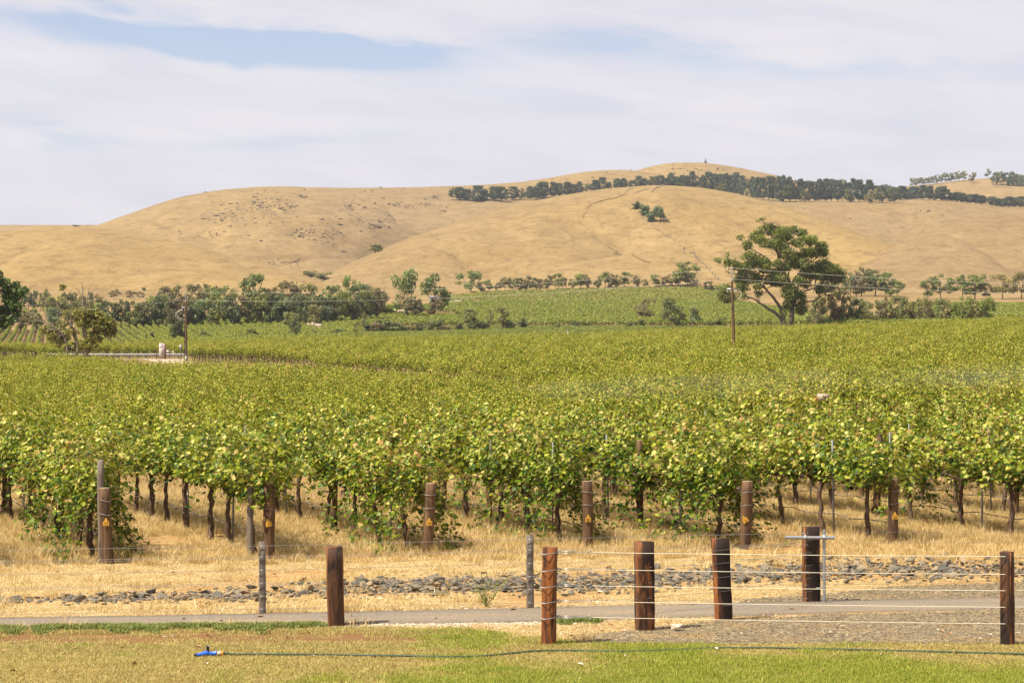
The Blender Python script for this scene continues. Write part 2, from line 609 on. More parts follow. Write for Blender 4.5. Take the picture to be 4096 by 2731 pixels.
M_VINE = leaf_mat('vine_leaf', [(0, (0.014, 0.037, 0.002)), (.25, (0.052, 0.095, 0.004)), (.5, (0.142, 0.180, 0.006)), (.75, (0.288, 0.277, 0.018)), (.93, (0.430, 0.387, 0.106)), (1.0, (0.292, 0.176, 0.053))], .20, .5, .14, .35, .24, back=(0.241, 0.264, 0.062))  # yellower than the near leaves: grazing sheen put into the colour
M_VINE_NEAR = leaf_mat('near_vine_leaf', [(0, (.008, .028, .001)), (.25, (.026, .068, .002)), (.5, (.095, .150, .004)), (.75, (.27, .285, .016)), (.93, (.50, .46, .14)), (1.0, (.34, .20, .06))], .19, .45, .20, .35, .18, back=(.27, .30, .08))  # palest stop paints the sheen of sunlit leaves
M_VINE_FAR = leaf_mat('far_vine_leaf', [(0, (.05, .085, .014)), (.35, (.145, .18, .024)), (.65, (.24, .25, .038)), (1, (.36, .33, .08))], .3, .5, .3, .2, .2, use_color=True)
M_TREE = leaf_mat('tree_leaf', [(0, (.35, .35, .35)), (.5, (1, 1, 1)), (1, (1.7, 1.65, 1.35))], .30, .5, .3, .25, .0, use_color=True, back=(.13, .15, .08))


def _bark(t):
    p = obj_co(t)
    n = t.noise(t.scalevec(p, (1, 1, .25)), 5.0, 5, .65)
    c = t.ramp(n, [(.3, (.055, .04, .03)), (.55, (.15, .115, .085)), (.75, (.30, .25, .20))])
    return principled(t, c, .9, .15, t.bump(n, .5, .05))


M_BARK = material('gum_bark', _bark)
M_DARKBARK = simple('pine_bark', (.075, .058, .045), .9, .1, var=.4)
M_DEADWOOD = simple('dead_wood', (.21, .17, .135), .9, .15, var=.4)


def _vinebark(t):
    p = obj_co(t)
    n = t.noise(t.scalevec(p, (1, 1, .18)), 26.0, 5, .7)
    c = t.ramp(n, [(.3, (.035, .022, .016)), (.5, (.105, .068, .048)), (.7, (.22, .155, .11))])
    return principled(t, c, .95, .1, t.bump(n, 1.0, .02))


M_VBARK = material('vine_bark', _vinebark)
M_CANE = simple('vine_cane', (.30, .17, .07), .7, .2)


def wood(name, dark, mid, light, grain=9.0, stain=.4, stain_col=(.016, .011, .009), rough=.8):
    def b(t):
        p = obj_co(t)
        r = t.n('ShaderNodeCombineXYZ', i_0=t.math('MULTIPLY', orand(t), 37.0), i_1=0.0, i_2=t.math('MULTIPLY', orand(t), 11.0))
        q = t.addvec(p, r.outputs[0])
        n = t.noise(t.scalevec(q, (1, 1, .07)), grain * 4, 5, .7, .4)
        n2 = t.noise(t.scalevec(q, (1, 1, .22)), 5.5, 4, .6, .7)
        n3 = t.noise(q, 60, 3, .7)
        c = t.ramp(n, [(.28, dark), (.5, mid), (.74, light)])
        c = t.mix(t.span(n2, .60 - stain * .35, .72 - stain * .30, 0, .92), c, stain_col)
        h = t.math('ADD', n, t.math('MULTIPLY', n3, .2))
        return principled(t, c, rough, .25, t.bump(h, .8, .012))
    return material(name, b)


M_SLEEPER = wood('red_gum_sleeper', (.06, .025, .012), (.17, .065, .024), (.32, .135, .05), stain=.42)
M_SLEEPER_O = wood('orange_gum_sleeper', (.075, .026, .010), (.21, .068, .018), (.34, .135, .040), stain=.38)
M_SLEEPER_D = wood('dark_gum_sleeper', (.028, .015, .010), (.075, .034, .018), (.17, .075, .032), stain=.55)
M_LOG = wood('weathered_pine_log', (.042, .024, .013), (.105, .058, .028), (.20, .122, .064), grain=6, stain=.22, stain_col=(.05, .03, .02))
M_LOGTOP = simple('cut_log_end', (.33, .25, .155), .9, .1, var=.35, scale=30)
M_GREYPOST = wood('grey_weathered_timber', (.08, .062, .05), (.155, .125, .10), (.25, .21, .17), grain=7, stain=.15, stain_col=(.07, .055, .045))
M_STEEL = simple('galvanised_steel', (.36, .37, .38), .45, .5, .75, .2, 25)
M_STAKE = simple('grey_steel_stake', (.20, .20, .21), .6, .4, .4, .3, 25)
M_WIRE = simple('dull_wire', (.32, .31, .30), .5, .5, .6, .2, 20)
M_WIREWHITE = simple('cream_sighter_wire', (.70, .64, .50), .5, .3, 0, .06, 20)
M_CABLE = simple('weathered_cable', (.42, .39, .33), .6, .3, .2, .1, 2)
M_PIPE = simple('dusty_drip_pipe', (.17, .145, .12), .7, .3, 0, .3, 20)
M_TAG = simple('yellow_plastic_tag', (.52, .28, .028), .5, .4, 0, .12, 60)
M_INK = simple('dark_ink', (.16, .09, .02), .7, .2, 0, .1, 20)


def _rock(t):
    p = obj_co(t)
    n = t.noise(p, 9, 5, .65)
    r = orand(t)
    c = t.ramp(t.math('ADD', t.math('MULTIPLY', n, .5), t.math('MULTIPLY', r, .5)), [(.2, (.065, .060, .050)), (.42, (.125, .112, .088)), (.6, (.20, .162, .112)), (.78, (.34, .24, .125))])
    return principled(t, c, .85, .25, t.bump(n, .5, .02))


M_ROCK = material('blue_grey_rock', _rock)
M_HILLROCK = simple('dark_hill_rock', (.105, .085, .065), .9, .15, var=.4, scale=.6)


def straw_mat(name, stops):
    def b(t):
        f = t.math('ADD', attr(t, 'leaf'), t.math('MULTIPLY', t.math('SUBTRACT', orand(t), .5), .3))
        c = t.ramp(f, stops)
        p = principled(t, c, .6, .25)
        tr = t.n('ShaderNodeBsdfTranslucent')
        t.put(c, tr.inputs['Color'])
        mx = t.n('ShaderNodeMixShader')
        t.put(.3, mx.inputs[0]); t.put(p, mx.inputs[1]); t.put(tr.outputs[0], mx.inputs[2])
        return mx.outputs[0]
    return material(name, b)


M_STRAW = straw_mat('dry_straw', [(0, (.26, .155, .05)), (.35, (.48, .33, .12)), (.7, (.66, .50, .23)), (1, (.78, .66, .40))])
M_GREENGRASS = straw_mat('green_grass', [(0, (.13, .17, .018)), (.4, (.25, .29, .028)), (.75, (.37, .38, .055)), (1, (.50, .43, .13))])
M_LAWNDRY = straw_mat('dry_lawn_grass', [(0, (.20, .14, .035)), (.4, (.38, .30, .095)), (.75, (.56, .46, .18)), (1, (.40, .40, .09))])
M_WEED = straw_mat('weed_leaf', [(0, (.10, .13, .03)), (.5, (.21, .25, .06)), (1, (.38, .38, .13))])
M_PEBBLE = simple('pale_pebble', (.55, .47, .36), .9, .15, var=.35, scale=40)
M_CHIP = simple('grey_stone_chip', (.18, .146, .098), .9, .2, var=.6, scale=14)
M_LITTER = simple('dead_leaf', (.36, .20, .09), .8, .2, var=.4)
M_BLUE = simple('blue_plastic', (.02, .12, .62), .35, .5, 0, .1, 30)
M_BLACK = simple('black_plastic', (.018, .017, .016), .45, .4, 0, .2, 30)
M_ORANGE = simple('orange_plastic', (.75, .27, .035), .45, .4, 0, .12, 30)
M_HOSE = simple('green_garden_hose', (.028, .058, .032), .4, .4, 0, .2, 15)
M_PALEGREY = simple('pale_grey_stone', (.46, .40, .36), .85, .2, 0, .12, 3)
M_MAROON = simple('maroon_panel', (.17, .025, .045), .6, .3, 0, .15, 4)
M_SIGNINK = simple('brown_lettering', (.20, .12, .08), .7, .2, 0, .1, 9)
M_RED = simple('red_emblem', (.45, .05, .04), .6, .3, 0, .1, 9)
M_SIGNBACK = simple('grey_sign_back', (.27, .25, .24), .5, .4, .3, .15, 5)
M_WHITE = simple('white_paint', (.78, .76, .72), .6, .3, 0, .08, 5)
M_CREAMSIGN = simple('beige_sign_board', (.36, .28, .21), .6, .3, 0, .1, 8)
M_TANK = simple('green_painted_iron', (.10, .17, .14), .5, .4, .2, .2, 1.0)
M_POLE = wood('power_pole_timber', (.05, .028, .016), (.13, .075, .04), (.24, .15, .085), grain=4, stain=.2)
M_STONE = simple('dark_cairn_stone', (.11, .10, .09), .9, .2, var=.35, scale=.8)
M_PALEROAD = simple('pale_limestone_gravel', (.38, .30, .215), .95, .1, 0, .15, .7)
M_TRACK = simple('bare_earth_track', (.215, .145, .066), .95, .1, 0, .3, .08)


# ------------------------------------------------------------------ the ground sheet
def build_terrain():
    us = np.unique(np.round(np.concatenate([np.linspace(-.30, .30, 561), np.linspace(-.6, -.30, 60), np.linspace(.30, .6, 60),
                                            np.linspace(-1.3, -.6, 16), np.linspace(.6, 1.3, 16)]), 6))
    Ys = np.concatenate([np.arange(6, 60, 3.0), np.arange(60, 430, 7.0), np.arange(430, 1000, 7.0), np.arange(1000, 2400, 6.0),
                         np.arange(2400, 3300, 9.0), np.geomspace(3300, 14000, 26)])
    U, YY = np.meshgrid(us, Ys)
    Z, L = terrain(U, YY, True)
    X = U * YY
    tone_of = np.array([0.0, .45, -.75, .10, -.18, -.45, .2, -.1])
    tone = tone_of[L]
    x = 2048 + FPX * U
    tone = np.where(L == 3, np.interp(x, [1300, 1700, 2300, 2800, 3300], [-.55, -.35, .05, .35, .75]), tone)
    tone = np.where(L == 4, np.interp(x, [300, 1000, 1500, 2000, 2500], [.1, -.15, -.7, -.55, .2]), tone)
    # green creek lines stay straw coloured longer: golden bottoms of the valleys
    m, n = U.shape
    V = np.stack([X, YY, Z], -1).reshape(-1, 3)
    i = np.arange(m - 1)[:, None] * n; j = np.arange(n - 1)[None, :]
    F = np.stack([i + j, i + j + 1, i + n + j + 1, i + n + j], -1).reshape(-1, 4)
    k = len(V)
    ex = np.array([(-900, -600, -.06), (900, -600, -.06), (900, 9, -.06), (-900, 9, -.06)])
    V = np.vstack([V, ex]); F = np.vstack([F, [[k, k + 1, k + 2, k + 3]]])
    o = mesh_obj('ground', V, F, [M_GROUND], smooth=True, attrs={'tone': np.concatenate([tone.ravel(), np.zeros(4)])})
    tag(o, 'dry golden grassland running from the path up over the rolling hills', None, None, 'structure')


build_terrain()


def strip(name, top, bot, mat, z, label, kind='structure', wob=0.0, seed=1, n=220, thick=0.0):
    """a sheet on the near ground between two picture-space edge lines"""
    t = np.array(top, float); b = np.array(bot, float)
    xs = np.linspace(t[0, 0], t[-1, 0], n)
    rs = np.random.RandomState(seed)
    def nz():
        k = np.convolve(rs.normal(size=n + 8), np.ones(5) / 5, 'valid')[:n]
        return k * wob
    yt = np.interp(xs, t[:, 0], t[:, 1]) + nz(); yb = np.interp(xs, b[:, 0], b[:, 1]) + nz()
    yt = np.minimum(yt, yb - .5)
    rows = []
    K = 4
    for q in range(K + 1):
        yy = yt + (yb - yt) * q / K
        rows.append(np.array([gp(xx, y2) for xx, y2 in zip(xs, yy)]) + np.array([0, 0, z]))
    if thick:
        rows = [rows[0] - np.array([0, -.01, thick])] + rows + [rows[-1] - np.array([0, .01, thick])]
    V = np.vstack(rows)
    i = np.arange(len(rows) - 1)[:, None] * n; j = np.arange(n - 1)[None, :]
    F = np.stack([i + n + j, i + n + j + 1, i + j + 1, i + j], -1).reshape(-1, 4)
    o = mesh_obj(name, V, F, [mat])
    return tag(o, label, None, None, kind)


PATH_TOP = [(-900, 2490), (0, 2479), (700, 2468), (1300, 2457), (2048, 2441), (2700, 2425), (3300, 2409), (4096, 2397), (5000, 2386)]
PATH_BOT = [(-900, 2522), (0, 2511), (700, 2505), (1300, 2501), (2048, 2493), (2700, 2474), (3000, 2464), (3400, 2452), (3800, 2443), (4096, 2437), (5000, 2420)]
strip('vineyard_headland', [(-900, 2092), (5000, 2092)], [(-900, 2560), (5000, 2500)], M_SOIL, .004, 'straw strewn orange soil between the path and the vines')
strip('lawn', [(-900, 2527), (0, 2518), (1300, 2510), (1900, 2520), (2300, 2578), (2700, 2585), (3400, 2580), (4096, 2580), (5000, 2580)], [(-900, 3300), (5000, 3300)], M_LAWN, .010, 'half dry lawn with green patches in front of the fence', wob=5, seed=3)
strip('gravel_verge', [(2300, 2548), (2600, 2512), (2900, 2480), (3300, 2460), (4096, 2440), (5000, 2424)], [(2300, 2572), (2600, 2576), (3000, 2578), (4096, 2577), (5000, 2577)], M_GRAVEL, .014, 'grey gravel patch between the path and the lawn', wob=5, seed=4)
strip('gravel_shoulder', [(2950, 2402), (3300, 2375), (3600, 2345), (4096, 2332), (5000, 2315)], [(2950, 2413), (3300, 2408), (4096, 2396), (5000, 2384)], M_GRAVEL, .012, 'grey gravel shoulder behind the path at the right', wob=4, seed=5)
strip('path', PATH_TOP, PATH_BOT, M_PATH, .035, 'narrow grey asphalt path crossing in front of the vineyard', wob=1.0, seed=6, thick=.05)
# ------------------------------------------------------------------ leaves and scatter
def rot_frames(nrm, spin):
    """for unit normals and spin angles: two in-plane axes"""
    ref = np.where(np.abs(nrm[:, 2:3]) < .9, np.array([[0, 0, 1.0]]), np.array([[1.0, 0, 0]]))
    a = np.cross(nrm, ref); a /= np.linalg.norm(a, axis=1, keepdims=True) + 1e-9
    b = np.cross(nrm, a)
    c, s = np.cos(spin)[:, None], np.sin(spin)[:, None]
    return a * c + b * s, -a * s + b * c


# a five lobed vine leaf, stalk at the origin, folded a little along the midrib
_LV = np.array([(0, 0, 0), (.30, -.16, .05), (.62, .10, .10), (.40, .38, .05), (.52, .66, .09), (.22, .70, .03), (0, 1.02, -.04),
                (-.22, .70, .03), (-.52, .66, .09), (-.40, .38, .05), (-.62, .10, .10), (-.30, -.16, .05), (0, .40, -.02)])
_LF = np.array([(12, k, k + 1) for k in range(0, 11)] + [(12, 11, 0)])
_QV = np.array([(-.5, -.5, 0), (.5, -.5, 0), (.42, .55, .12), (-.42, .55, .12)])
_QF = np.array([(0, 1, 2, 3)])
_PV = np.array([(0, 0, 0), (.40, .25, .09), (.30, .75, .05), (0, 1.0, -.05), (-.30, .75, .05), (-.40, .25, .09)])
_PF = np.array([(0, 1, 2, 3), (0, 3, 4, 5)])


def leaf_cloud(P, N, size, spin, tv=_LV, tf=_LF):
    A, B = rot_frames(N, spin)
    V = (P[:, None, :] + size[:, None, None] * (tv[None, :, 0:1] * A[:, None, :] + tv[None, :, 1:2] * B[:, None, :] + tv[None, :, 2:3] * N[:, None, :])).reshape(-1, 3)
    F = (np.arange(len(P))[:, None, None] * len(tv) + tf[None]).reshape(-1, tf.shape[1])
    return V, F


def unit(v):
    return v / (np.linalg.norm(v, axis=-1, keepdims=True) + 1e-9)


PROTO = {}


def proto_collection(key, meshes):
    c = bpy.data.collections.new('source_' + key)
    for k, me in enumerate(meshes):
        o = bpy.data.objects.new('source_%s_%02d' % (key, k), me)
        c.objects.link(o)
    PROTO[key] = c
    return c


def scatter(name, pts, rot, scl, idx, key, label, sz=None, tilt=None):
    """one object of kind stuff whose points carry copies of the meshes in a collection"""
    pts = np.asarray(pts, dtype=np.float32)
    n = len(pts)
    me = bpy.data.meshes.new(name)
    me.vertices.add(n)
    me.vertices.foreach_set('co', pts.ravel())
    for k, a in (('rot', rot), ('scl', scl), ('sclz', scl if sz is None else sz), ('tlt', np.zeros(n) if tilt is None else tilt)):
        at_ = me.attributes.new(k, 'FLOAT', 'POINT'); at_.data.foreach_set('value', np.asarray(a, dtype=np.float32))
    at_ = me.attributes.new('idx', 'INT', 'POINT'); at_.data.foreach_set('value', np.asarray(idx, dtype=np.int32))
    me.update()
    o = link(bpy.data.objects.new(name, me))
    ng = bpy.data.node_groups.new(name + '_scatter', 'GeometryNodeTree')
    ng.interface.new_socket(name='Geometry', in_out='INPUT', socket_type='NodeSocketGeometry')
    ng.interface.new_socket(name='Geometry', in_out='OUTPUT', socket_type='NodeSocketGeometry')
    N = ng.nodes
    gi = N.new('NodeGroupInput'); go = N.new('NodeGroupOutput')
    ci = N.new('GeometryNodeCollectionInfo')
    ci.inputs[0].default_value = PROTO[key]
    ci.inputs['Separate Children'].default_value = True
    ci.inputs['Reset Children'].default_value = True
    ip = N.new('GeometryNodeInstanceOnPoints')
    ip.inputs['Pick Instance'].default_value = True
    def named(nm, ty='FLOAT'):
        q = N.new('GeometryNodeInputNamedAttribute'); q.data_type = ty; q.inputs['Name'].default_value = nm
        return q.outputs['Attribute']
    cr = N.new('ShaderNodeCombineXYZ'); L = ng.links
    L.new(named('rot'), cr.inputs[2]); L.new(named('tlt'), cr.inputs[0])
    er = N.new('FunctionNodeEulerToRotation'); L.new(cr.outputs[0], er.inputs[0])
    cs = N.new('ShaderNodeCombineXYZ')
    s_ = named('scl'); L.new(s_, cs.inputs[0]); L.new(s_, cs.inputs[1]); L.new(named('sclz'), cs.inputs[2])
    L.new(gi.outputs[0], ip.inputs['Points']); L.new(ci.outputs[0], ip.inputs['Instance'])
    L.new(named('idx', 'INT'), ip.inputs['Instance Index'])
    L.new(er.outputs[0], ip.inputs['Rotation']); L.new(cs.outputs[0], ip.inputs['Scale'])
    L.new(ip.outputs[0], go.inputs[0])
    o.modifiers.new('scatter', 'NODES').node_group = ng
    return tag(o, label, None, None, 'stuff')


# ------------------------------------------------------------------ grape vines
def vine_foliage(seed, n_shoot=54, L=1.8, droop=0.0, leaf=.071, per=(25, 35), far=False):
    """shoots arching out of the cordon at 1.05 m, leaves along them; local y runs along the row"""
    rs = np.random.RandomState(seed)
    P = []; N = []; S = []; C = []
    st = MB()
    for k in range(n_shoot):
        y0 = rs.uniform(-L / 2, L / 2)
        z0 = rs.uniform(.92, 1.30)
        side = rs.choice([-1, 1])
        hang = rs.rand() < droop
        a = rs.uniform(.08, .98) * side
        up = rs.uniform(.45, 1.05); ln = rs.uniform(.85, 1.25)
        fall = rs.uniform(.25, 1.25)
        if hang:
            up = rs.uniform(.15, .45); fall = rs.uniform(1.2, 1.75); a = rs.uniform(.45, .95) * side
        elif rs.rand() < .13:
            up = rs.uniform(.95, 1.30); fall = rs.uniform(.25, .6); a *= .5
        dy = rs.uniform(-.45, .45)
        m = rs.randint(*per)
        if hang:
            m = int(m * 1.5)
        t = np.sort(rs.uniform(.05, 1, m)) * ln
        x = a * t * (1 - .12 * t)
        z = z0 + up * t - fall * t * t * (.55 if not hang else 1.0)
        y = y0 + dy * t + .05 * np.sin(5 * t + k)
        q = np.stack([x, y, z], 1)
        if k % 2 == 0 and not far:
            tt = np.linspace(0, ln, 5)
            st.tube(np.stack([a * tt * (1 - .12 * tt), y0 + dy * tt + .05 * np.sin(5 * tt + k), z0 + up * tt - fall * tt * tt * (.55 if not hang else 1.0)], 1), [.006, .005, .005, .004, .003], 3, False, .5)
        q = q + rs.normal(0, .065, (m, 3))
        out = np.stack([np.full(m, side * .75), rs.normal(0, .25, m), np.full(m, .95)], 1)
        nn = unit(out + rs.normal(0, .55, (m, 3)))
        P.append(q); N.append(nn)
        S.append(leaf * rs.uniform(.65, 1.25, m))
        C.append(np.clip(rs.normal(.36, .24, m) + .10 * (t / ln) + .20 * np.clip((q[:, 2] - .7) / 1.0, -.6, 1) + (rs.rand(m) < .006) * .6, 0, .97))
    P = np.vstack(P); N = np.vstack(N); S = np.concatenate(S); C = np.concatenate(C)
    P[:, 2] = np.maximum(P[:, 2], .06)
    if droop > .5:
        keep = np.abs(P[:, 1]) < .82
        P, N, S, C = P[keep], N[keep], S[keep], C[keep]
    tv, tf = (_LV, _LF) if not far else (_PV, _PF)
    V, F = leaf_cloud(P, N, S, rs.uniform(0, 6.28, len(P)), tv, tf)
    return V, F, np.repeat(C, len(tv)), st


def foliage_mesh(name, seed, mat, **kw):
    V, F, C, st = vine_foliage(seed, **kw)
    if st.V:
        V2, F2 = st.arrays()
        nf = [len(F)] if False else None
        F2 = [f + len(V) for f in F2]
        mi = np.concatenate([np.zeros(len(F)), np.ones(sum(len(f) for f in F2))])
        # keep face order: leaves then canes
        return make_mesh(name, np.vstack([V, V2]), [F] + F2, [mat, M_CANE], mi=mi, attrs={'leaf': np.concatenate([C, np.full(len(V2), .5)])})
    return make_mesh(name, V, F, [mat], attrs={'leaf': C})


def vine_trunk(seed, L=1.75, n=7):
    rs = np.random.RandomState(seed)
    mb = MB()
    lx, ly = rs.uniform(-.10, .10), rs.uniform(-.16, .16)
    z = np.linspace(-.05, 1.02, 11)
    t = (z + .05) / 1.07
    wob = rs.normal(0, .016, (11, 2)); wob[0] = 0
    x = lx * np.sin(t * 2.6) + wob[:, 0]; y = ly * np.sin(t * 2.2) + wob[:, 1]
    r = (.058 - .018 * t) * rs.uniform(.85, 1.15) * (1 + rs.normal(0, .13, 11)); r[0] *= 1.25
    mb.tube(np.stack([x, y, z], 1), r, n)
    for s in (-1, 1):                                   # the two cordon arms along the wire
        tt = np.linspace(0, 1, 7)
        P = np.stack([x[-1] + rs.normal(0, .012, 7), y[-1] + s * tt * L * .5, .99 + .09 * np.sin(tt * 2.2) + rs.normal(0, .012, 7)], 1)
        mb.tube(P, .030 - .010 * tt, 6)
    return mb.mesh('trunk', M_VBARK, smooth=True)


ROW_ANG = R(22.0)
ROW_DIR = np.array([-math.sin(ROW_ANG), math.cos(ROW_ANG)])
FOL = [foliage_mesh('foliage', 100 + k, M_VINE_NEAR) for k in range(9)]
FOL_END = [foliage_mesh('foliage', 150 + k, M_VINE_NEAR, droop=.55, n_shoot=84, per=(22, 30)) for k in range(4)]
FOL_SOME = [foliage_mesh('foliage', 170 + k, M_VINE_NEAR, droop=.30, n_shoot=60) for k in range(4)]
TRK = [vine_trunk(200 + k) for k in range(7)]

# row ends read off the picture: x, y of the end post's foot, tag, height of the droop at its end (0..2)
POSTS = [(435, 2256, '17', 2), (1078, 2236, '18', 0), (1710, 2222, '19', 2), (2350, 2192, '20', 2), (2975, 2196, '21', 2), (3570, 2180, '22', 0)]
ends = [np.array(gp(x, y)[:2]) for x, y, *_ in POSTS]
step = (ends[-1] - ends[0]) / 5
ROWS = []
for k in range(-4, 13):
    if 0 <= k < 6:
        ROWS.append((k, ends[k], POSTS[k][2], POSTS[k][3]))
    else:
        ROWS.append((k, ends[0] + step * k, None, [0, 1, 0][k % 3]))


def back_edge(X):
    return 49.0 + (X + 10.6) * .80


NUM = {'17': 'seventeen', '18': 'eighteen', '19': 'nineteen', '20': 'twenty', '21': 'twenty-one', '22': 'twenty-two'}


def row_name(k):
    if 0 <= k < 6:
        return 'row tagged ' + NUM[POSTS[k][2]]
    if k < 0:
        return '%s row left of tag seventeen' % ORD[-k - 1]
    return '%s row right of tag twenty-two' % ORD[k - 6]


_rv = np.random.RandomState(11)
SPACING = 1.62
VINE_ENDS = {}
for k, st0, tg, dr in ROWS:
    q = 0
    s = (1.05 if dr == 2 else .72) + _rv.uniform(-.1, .1)
    while True:
        p = st0 + ROW_DIR * s
        if p[1] > back_edge(p[0]) or q > 24:
            break
        inview = abs(p[0]) < p[1] * .2251 + 5.5
        if inview:
            rz = ROW_ANG + (math.pi if _rv.rand() < .5 else 0) + _rv.uniform(-.05, .05)
            o = empty('grape_vine', (p[0] + _rv.uniform(-.05, .05), p[1], 0), 'grape vine, %s from the near end, %s' % (ordinal(q), row_name(k)), 'grape vine', 'vines of the front vineyard block', rz)
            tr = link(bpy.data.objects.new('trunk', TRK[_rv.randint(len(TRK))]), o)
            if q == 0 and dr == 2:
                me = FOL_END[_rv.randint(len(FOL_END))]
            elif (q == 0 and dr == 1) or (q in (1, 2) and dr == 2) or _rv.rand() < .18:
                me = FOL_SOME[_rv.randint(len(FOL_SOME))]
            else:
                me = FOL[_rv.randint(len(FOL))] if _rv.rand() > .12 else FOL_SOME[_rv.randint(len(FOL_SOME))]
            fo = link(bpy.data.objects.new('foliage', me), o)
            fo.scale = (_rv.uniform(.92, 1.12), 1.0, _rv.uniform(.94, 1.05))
        q += 1
        s += SPACING * _rv.uniform(.94, 1.06)
    VINE_ENDS[k] = s

# ---- trellis of every front row: end post with its tag, line posts, steel stakes, drip pipe and wires
def log_mesh(h, r, seed, lean=(0, 0)):
    rs = np.random.RandomState(seed)
    z = np.linspace(-.1, h, 8)
    n = 14
    th = np.linspace(0, 6.283, n, endpoint=False)
    lump = 1 + rs.normal(0, .03, n)
    V = []
    for q, zz in enumerate(z):
        rr = r * lump * (1 + rs.normal(0, .012, n)) * (1.0 if q < 7 else .97)
        f = zz / h
        V.append(np.stack([rr * np.cos(th) + lean[0] * f + .012 * math.sin(3 * f + seed), rr * np.sin(th) + lean[1] * f, np.full(n, zz)], 1))
    V = np.vstack(V)
    i = np.arange(7)[:, None] * n; j = np.arange(n)[None, :]; kk = (j + 1) % n
    F = np.stack([i + j, i + kk, i + n + kk, i + n + j], -1).reshape(-1, 4)
    V = np.vstack([V, [[lean[0], lean[1], h + .006]]])
    jj = np.arange(n)
    F3 = np.stack([7 * n + jj, 7 * n + (jj + 1) % n, np.full(n, len(V) - 1)], 1)
    return make_mesh('end_post', V, [F, F3], [M_LOG, M_LOGTOP], mi=np.concatenate([np.zeros(len(F)), np.ones(n)]), smooth=False)


def text_mesh(txt, size, mat, depth=.002):
    cu = bpy.data.curves.new('lettering', 'FONT')
    cu.body = txt; cu.size = size; cu.align_x = 'CENTER'; cu.align_y = 'CENTER'; cu.extrude = depth
    ob = bpy.data.objects.new('tmp', cu)
    COL.objects.link(ob)
    dg = bpy.context.evaluated_depsgraph_get()
    me = bpy.data.meshes.new_from_object(ob.evaluated_get(dg))
    bpy.data.objects.remove(ob, do_unlink=True)
    me.name = 'number'
    me.materials.clear(); me.materials.append(mat)
    return me


TAGV = np.array([(-.052, 0), (.052, 0), (.050, .066), (.020, .095), (.014, .130), (-.014, .130), (-.020, .095), (-.050, .066)])


def tag_mesh():
    n = len(TAGV)
    V = np.vstack([np.c_[TAGV[:, 0], np.zeros(n), TAGV[:, 1]], np.c_[TAGV[:, 0], np.full(n, .006), TAGV[:, 1]]])
    me = bpy.data.meshes.new('number_tag')
    me.from_pydata(V.tolist(), [], [list(range(n)), list(range(2 * n - 1, n - 1, -1))] + [[i, i + n, (i + 1) % n + n, (i + 1) % n] for i in range(n)])
    me.materials.append(M_TAG)
    return me


TAG_ME = tag_mesh()
ring = MB(); ring.tube([(.108 * math.cos(a), .108 * math.sin(a), .01 * math.sin(2 * a)) for a in np.linspace(0, 6.283, 19)], .0045, 5, False)
RING_ME = ring.mesh('wire_wrap', M_WIRE)
stake_mb = MB(); stake_mb.box((0, 0, .62), (.032, .022, 1.44)); STAKE_ME = stake_mb.mesh('steel_stake', M_STAKE)
stake2 = MB(); stake2.box((0, 0, .86), (.032, .022, 1.92)); STAKE_TALL_ME = stake2.mesh('steel_stake', M_STAKE)
LINEPOST = [log_mesh(1.5, .062, 41), log_mesh(1.4, .055, 42), log_mesh(1.75, .06, 43)]
for m_ in LINEPOST:
    m_.name = 'line_post'
LEAN = {0: (-.075, .02), 1: (-.01, 0), 2: (.045, .03), 3: (-.01, 0), 4: (.075, .03), 5: (.035, 0)}
HT = {0: 1.27, 1: 1.29, 2: 1.25, 3: 1.20, 4: 1.21, 5: 1.20}
TAGTILT = {'17': 0, '18': -.22, '19': 0, '20': 0, '21': -.55, '22': 0}
